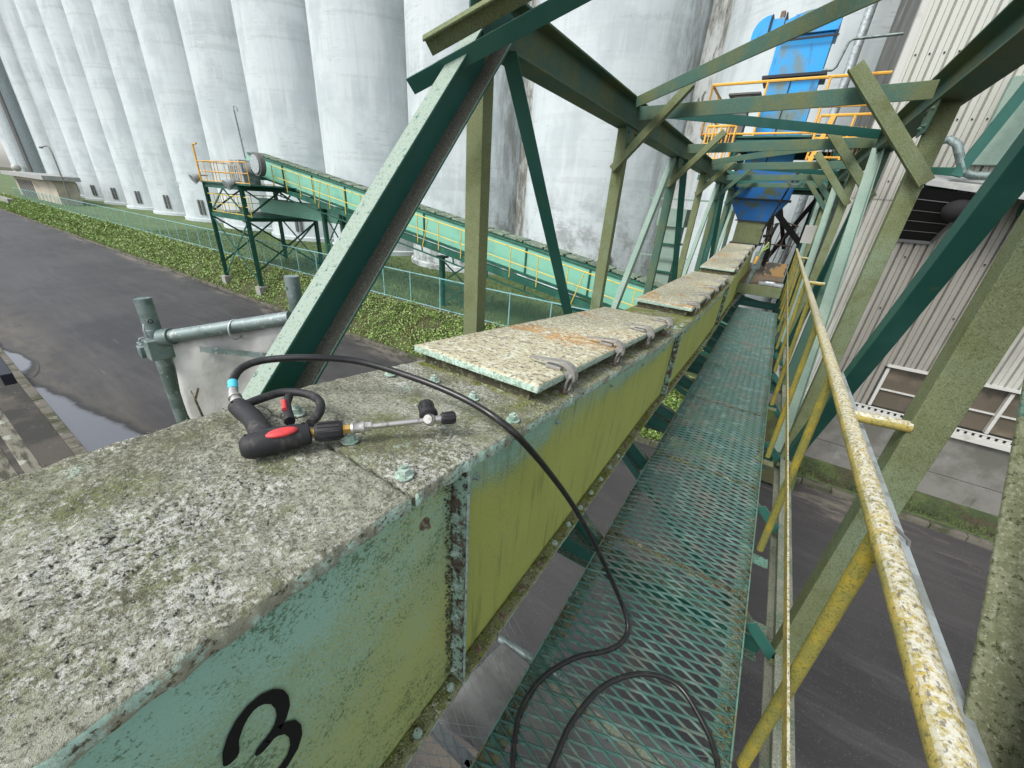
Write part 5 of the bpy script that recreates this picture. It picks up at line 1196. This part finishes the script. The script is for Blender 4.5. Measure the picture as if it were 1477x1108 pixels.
q = MB(); q.tube([(-1.60, 0.43, -0.80), (-1.575, 0.42, -0.75), (-1.585, 0.42, -0.72), (-1.555, 0.43, -0.67)], 0.004, 6); q.tube([(-1.585, 0.42, -0.72), (-1.60, 0.42, -0.69)], 0.002, 5); o = q.build('twig', 'rust', smooth=60); tag(o, 'brown twig caught beside the upright scaffold pole', 'twig')
# scaffold deck + tarp under the catwalk
q = MB(); x = -0.75
for k in range(34):
    q.bar((-0.8, -0.4 + k * 0.05, -2.45), (0.55, 0.35 + k * 0.05, -2.45), 0.003, 0.003); q.bar((-0.8, 0.35 + k * 0.05, -2.452), (0.55, -0.4 + k * 0.05, -2.452), 0.003, 0.003)
M['mesh_grey'] = mat('dull_mesh', (0.20, 0.22, 0.22), rough=0.6, metal=0.3)
ms = thing('scaffold_board', 'grey mesh scaffold board below the conveyor', 'scaffold board', (0, -0.52, 0)); q.build('mesh', 'mesh_grey', ms)
q = MB()
for x in (-0.52, -0.3, 0.15): q.bar((x, -0.5, -2.48), (x, 1.25, -2.48), 0.05, 0.045)
q.bar((-0.8, 1.25, -2.48), (0.55, 1.25, -2.48), 0.05, 0.05); q.build('frame', 'mesh_grey', ms)
q = MB(); y = -0.4
while y < 1.2: q.ell((-0.415, y, -2.43), (0.017, 0.017, 0.012), None, 8, 5); y += 0.055
q.build('rivets', 'galv_light', ms, smooth=60)
b = MB(); nx, nz = 22, 22; vs = []
for j in range(nz + 1):
    for i in range(nx + 1):
        s_, t_ = i / nx, j / nz; k = 0.05 * math.sin(s_ * 7 + t_ * 3) + 0.05 * fnoise(V((s_ * 3, t_ * 3, 6)), 3)
        vs.append((-0.85 + s_ * 1.35, 0.80 + t_ * 0.75 + 0.1 * s_, -2.62 + k * 0.6 - t_ * 0.35))
b.add(vs, [(j * (nx + 1) + i, j * (nx + 1) + i + 1, (j + 1) * (nx + 1) + i + 1, (j + 1) * (nx + 1) + i) for j in range(nz) for i in range(nx)])
o = b.build('ground_tarpaulin', 'tarp', smooth=80); o.modifiers.new('thickness', 'SOLIDIFY').thickness = 0.002; tag(o, 'crumpled grey tarpaulin seen between the conveyor and the catwalk', 'tarpaulin')
q = MB(); q.tube([(-0.9, 1.56, -2.98), (0.6, 1.66, -2.98)], 0.03, 12); o = q.build('ledger_tube', 'galv', smooth=50); tag(o, 'horizontal scaffold tube along the edge of the crumpled tarpaulin', 'scaffold tube')
# slatted lean-to far below at left
sr = thing('slatted_roof', 'weathered slatted roof corner at the lower left below the conveyor', 'roof', (-6.2, -0.3, -3.0))
for k in range(9):
    q = MB(); q.bar((-1.7 + 0.02 * k, 0.33 - k * 0.17, 0.10 - 0.03 * k), (0.38 + 0.02 * k, 0.36 - k * 0.17, -0.03 - 0.03 * k), 0.03, 0.125); q.build('slat', 'wood', sr, bevel=0.006)
q = MB(); q.bar((-12.0, 0.35, -2.95), (-9.25, 0.32, -3.0), 0.18, 0.13); o = q.build('dark_beam', 'navy', bevel=0.01); tag(o, 'end of a dark brown beam at the left edge above the puddle', 'beam')

# ================================================================== FAR END: hopper, elevator, portal
hp = thing('hopper', 'blue hopper with a tapering spout feeding the far end of the conveyor', 'hopper', (-0.72, 12.1, -0.55))
def frust(q, z0, z1, a0, a1, cy=0.0, off0=0, off1=0):
    q.add([(-a0 + off0, cy - 0.35, z0), (a0 + off0, cy - 0.35, z0), (a0 + off0, cy + 0.35, z0), (-a0 + off0, cy + 0.35, z0), (-a1 + off1, cy - 0.4, z1), (a1 + off1, cy - 0.4, z1), (a1 + off1, cy + 0.4, z1), (-a1 + off1, cy + 0.4, z1)],
          [(3, 2, 1, 0), (4, 5, 6, 7), (0, 1, 5, 4), (1, 2, 6, 5), (2, 3, 7, 6), (3, 0, 4, 7)])
q = MB(); frust(q, 0.0, 0.5, 0.30, 0.30); q.build('spout', 'mossy', hp)
q = MB(); frust(q, 0.52, 0.98, 0.32, 0.62); q.build('cone', 'blue_dark', hp)
q = MB(); frust(q, 1.0, 1.62, 0.63, 0.63); q.build('body', 'blue_dark', hp)
for bx in (((-0.35, -0.42, -0.03), (0.35, 0.4, 0.0)), ((-0.36, -0.43, 0.49), (0.36, 0.4, 0.52)), ((-0.67, -0.45, 0.975), (0.67, 0.42, 1.0))): q = MB(); q.box(*bx); q.build('flange', 'navy', hp)
q = MB(); q.tube([(0.62, -0.5, 1.6), (0.5, -0.55, 1.1), (0.3, -0.5, 0.3)], 0.02, 8); q.tube([(0.55, -0.55, 0.5), (0.5, -0.6, 0.25), (0.35, -0.55, 0.2)], 0.035, 8); q.build('hoses', 'black', hp, smooth=50)
q = MB(); q.tube([V((0.75, 11.3, 0.85)) + V((-0.85, 0, 0)) + V((0.12 * math.cos(t_), 0, 0.12 * math.sin(t_))) for t_ in [i * 0.4 for i in range(34)]], 0.01, 6); o = q.build('cable_coil', 'louvre', smooth=60); tag(o, 'coil of dark cable hanging beside the blue hopper', 'cable coil')

ev = thing('bucket_elevator', 'bright blue bucket elevator casing with a hooded head above the yellow railed platform', 'elevator', (-0.95, 14.6, 0))
q = MB(); q.box((-0.56, -0.38, 0.9), (0.60, 0.4, 3.37)); q.build('lower_casing', 'blue', ev)
q = MB(); q.box((-0.58, -0.42, 3.43), (0.60, 0.45, 4.22)); q.build('upper_casing', 'blue', ev, bevel=0.01)
q = MB(); q.box((-0.70, -0.5, 3.37), (0.72, 0.5, 3.43)); q.build('casing_flange', 'navy', ev)
q = MB(); q.box((-0.03, -0.40, 0.9), (0.0, -0.38, 3.37)); q.build('casing_seam', 'navy', ev)
q = MB(); n = 12; fr = [(-0.52, 4.225), (0.66, 4.225)] + [(0.66 - 1.18 * (i / n), 4.52 + 0.16 * math.sin(math.pi * i / n)) for i in range(n + 1)]
vs = [(a, -0.5, z) for a, z in fr] + [(a, 0.5, z) for a, z in fr]; m_ = len(fr)
q.add(vs, [tuple(range(m_)), tuple(range(m_, 2 * m_))[::-1]] + [(i, m_ + i, m_ + (i + 1) % m_, (i + 1) % m_) for i in range(m_)]); q.build('head', 'blue', ev, bevel=0.008)
q = MB(); q.box((-0.50, -0.53, 4.10), (0.70, -0.505, 4.14)); q.build('head_rim', 'navy', ev)
q = MB(); q.box((-0.85, -0.3, 4.34), (-0.55, 0.3, 4.66)); q.build('outlet_box', 'blue', ev, bevel=0.01)
q = MB(); fr = [(-0.88, 4.30), (-0.88, 4.74)] + [(-0.88 - 0.36 * math.sin(math.pi / 2 * i / 8), 4.36 + 0.38 * math.cos(math.pi / 2 * i / 8)) for i in range(1, 9)] + [(-1.24, 4.24)]
vs = [(a, -0.33, z) for a, z in fr] + [(a, 0.33, z) for a, z in fr]; m_ = len(fr)
q.add(vs, [tuple(range(m_))[::-1], tuple(range(m_, 2 * m_))] + [(i, (i + 1) % m_, m_ + (i + 1) % m_, m_ + i) for i in range(m_)]); q.build('outlet_hood', 'blue', ev, bevel=0.008)
for x in (-0.56, -0.87): q = MB(); q.box((x, -0.34, 4.28), (x + 0.03, 0.34, 4.74)); q.build('outlet_flange', 'navy', ev)
q = MB(); q.box((-0.72, -0.1, 4.66), (-0.62, 0.1, 4.86)); q.build('rusty_lug', 'rust', ev)
for x, z in ((-0.3, 4.60), (0.45, 4.58), (0.1, 4.66)): q = MB(); q.tube([(x - 0.05, -0.1, z), (x - 0.05, -0.1, z + 0.14), (x + 0.05, -0.1, z + 0.14), (x + 0.05, -0.1, z)], 0.015, 6); q.build('lifting_lug', 'blue', ev)
q = MB(); q.tube([(-1.55, -3.0, 3.1), (0, 0, 0)], 0.02) if False else None
q = MB(); q.tube([(0.60, -0.45, 3.46), (0.80, -0.45, 3.44), (0.86, -0.45, 3.5), (0.94, -0.45, 3.95), (1.0, -0.45, 4.02), (2.28, -0.45, 4.02)], 0.03, 8); q.tube([(2.28, -0.45, 4.05), (2.28, -0.45, 2.9)], 0.022, 8); o = q.build('grey_pipe', 'galv', smooth=50); o.location = ev.location; tag(o, 'thin grey stepped pipe right of the blue elevator casing', 'pipe')
# yellow railed platform
pf = thing('service_platform', 'orange yellow railed service platform around the blue elevator', 'platform', (-0.75, 13.9, 1.95))
q = MB(); q.box((-1.9, -0.7, -0.04), (1.9, 1.5, 0.0)); q.build('floor', 'teal', pf)
q = MB(); rail(q, [(-1.9, 1.4, 0), (-1.9, -0.65, 0), (1.9, -0.65, 0), (1.9, 1.4, 0)], 1.15, 0.032, 1.25); q.build('rail', 'orange', pf, smooth=50)
q = MB(); rail(q, [(-1.75, -0.85, -0.6), (-1.05, -0.85, -0.6)], 0.8, 0.03, 0.2)
for k in range(9): q.tube([(-1.75 + k * 0.085, -0.85, -0.55), (-1.75 + k * 0.085, -0.85, 0.15)], 0.012, 6)
q.build('rail_grille', 'orange', pf, smooth=50)
q = MB(); rail(q, [(0.7, -0.9, -0.55), (2.0, -0.9, -0.55)], 0.9, 0.03, 0.65); q.bar((1.1, -0.9, -0.5), (1.1, -0.4, -0.5), 0.04, 0.04); q.bar((1.05, -0.4, -0.55), (1.72, -0.4, -0.55), 0.03, 0.03)
for k in range(8): q.tube([(1.1 + k * 0.08, -0.4, -0.7), (1.1 + k * 0.08, -0.4, 0.2)], 0.012, 6)
q.bar((0.75, -0.9, -0.75), (0.95, -0.9, 0.35), 0.1, 0.06, (1, 0, 0)); q.build('ladder_cage', 'orange', pf, smooth=50)
q = MB(); q.bar((1.8, -0.7, -1.2), (1.95, -0.7, 0.1), 0.12, 0.12, (1, 0, 0)); q.build('stanchion', 'orange', pf)
q = MB(); q.box((-1.35, -0.4, 0.1), (-0.95, 0, 0.95)); q.box((-1.5, -0.45, 0.95), (-0.75, 0.05, 1.0)); q.build('switch_box', 'louvre', pf, bevel=0.01)
# platform / portal structure under it
ps = thing('support_frame', 'dark green steel frame at the far end of the bridge under the service platform', 'frame', (-0.4, 13.2, -1.6))
q = MB()
for x in (-1.35, 0.95):
    for y in (0.0, 2.2): q.prism((x, y, -4.3), (x, y, 3.4), Hp(0.18, 0.18, 0.015, 0.012), (1, 0, 0))
q.build('column', 'teal', ps)
q = MB()
for z in (2.45, 3.35):
    for y in (0, 2.2): q.bar((-1.35, y, z), (0.95, y, z), 0.2, 0.1)
    for x in (-1.35, 0.95): q.bar((x, 0, z), (x, 2.2, z), 0.2, 0.1)
q.bar((-1.9, -0.4, 2.62), (1.9, -0.4, 2.62), 0.16, 0.08); q.bar((-1.9, -0.9, 2.5), (1.6, -0.9, 2.5), 0.12, 0.08); q.build('beam', 'teal', ps)
q = MB(); q.bar((0.35, 1.2, -0.3), (-0.15, 1.2, 2.4), 0.16, 0.12, (1, 0, 0)); q.bar((0.55, 0.6, 0.9), (0.0, 0.6, 2.3), 0.1, 0.1, (1, 0, 0)); q.bar((0.1, 0.3, 1.8), (0.85, 0.3, 1.1), 0.14, 0.1); q.bar((-0.1, 1.6, -0.2), (0.9, 1.6, 2.2), 0.12, 0.1, (1, 0, 0)); q.build('brace', 'black', ps)
q = MB(); q.box((-0.95, -3.4, 0.28), (0.72, 2.0, 0.33)); q.build('landing_floor', 'rust', ps)
q = MB(); q.bar((-0.95, -3.42, 0.25), (0.72, -3.42, 0.25), 0.2, 0.06); q.build('landing_edge', 'mossy', ps)
q = MB()
for k in range(6): q.tube([(-0.05 + k * 0.14, 0.4, 0.33), (0.05 + k * 0.14, 0.4, 1.35)], 0.012, 6)
q.tube([(-0.2, 0.35, 1.0), (0.7, 0.35, 1.0)], 0.018, 6); q.tube([(0.1, 0.3, 0.33), (0.1, 0.3, 1.5), (0.35, 0.3, 1.6), (0.7, 0.3, 1.5)], 0.018, 6); q.build('landing_rail', 'rust', ps, smooth=50)
q = MB(); q.box((0.0, 0, 0), (0.42, 0.02, 0.3)); o = q.build('striped_plate', 'hazard', bevel=0.004); o.location = (-0.12, 10.6, -1.12); o.rotation_euler = (-0.4, 0, 0); tag(o, 'dirty orange and black plate leaning on the far landing', 'plate')
q = MB(); q.box((0, 0, 0), (0.46, 0.28, 0.05)); q.tube([(0.12, 0.12, 0.05), (0.3, 0.12, 0.05)], 0.03, 8); o = q.build('metal_tray', 'galv_light', bevel=0.006); o.location = (-0.13, 10.0, -1.26); tag(o, 'flat grey metal tray on the floor of the far landing', 'tray')
q = MB(); q.box((0, 0, 0), (0.19, 0.03, 0.34))
o = q.build('white_board', 'white', bevel=0.004); o.location = (0.34, 10.2, -0.37); tag(o, 'small dirty white board fixed by the end of the yellow rail', 'board')
q = MB(); q.box((0, 0, 0), (0.16, 0.12, 0.34)); q.tube([(0.08, 0.05, 0), (-0.02, 0.05, -0.5), (-0.18, 0.0, -0.9)], 0.05, 8)
o = q.build('valve_bracket', 'galv', smooth=40); o.location = (-0.36, 9.9, -0.95); tag(o, 'grey valve and bent arm between the conveyor end and landing', 'valve')
q = MB(); q.tube([(0, 0, 0), (0.03, 0, 0.12), (0.12, 0, 0.2), (0.1, 0, 0.3), (0.02, 0, 0.1)], 0.018, 6); o = q.build('green_rope', M['leaf'], smooth=50); o.location = (-0.28, 9.8, -0.70); tag(o, 'short bright green rope tied near the end of the conveyor', 'rope')
q = MB(); q.tube([(0, 0, 0), (0.02, 0, 0.14)], 0.03, 8); o = q.build('orange_tape', 'orange', smooth=50); o.location = (-0.31, 9.75, -0.83); tag(o, 'orange tape wrapped below the green rope', 'tape')
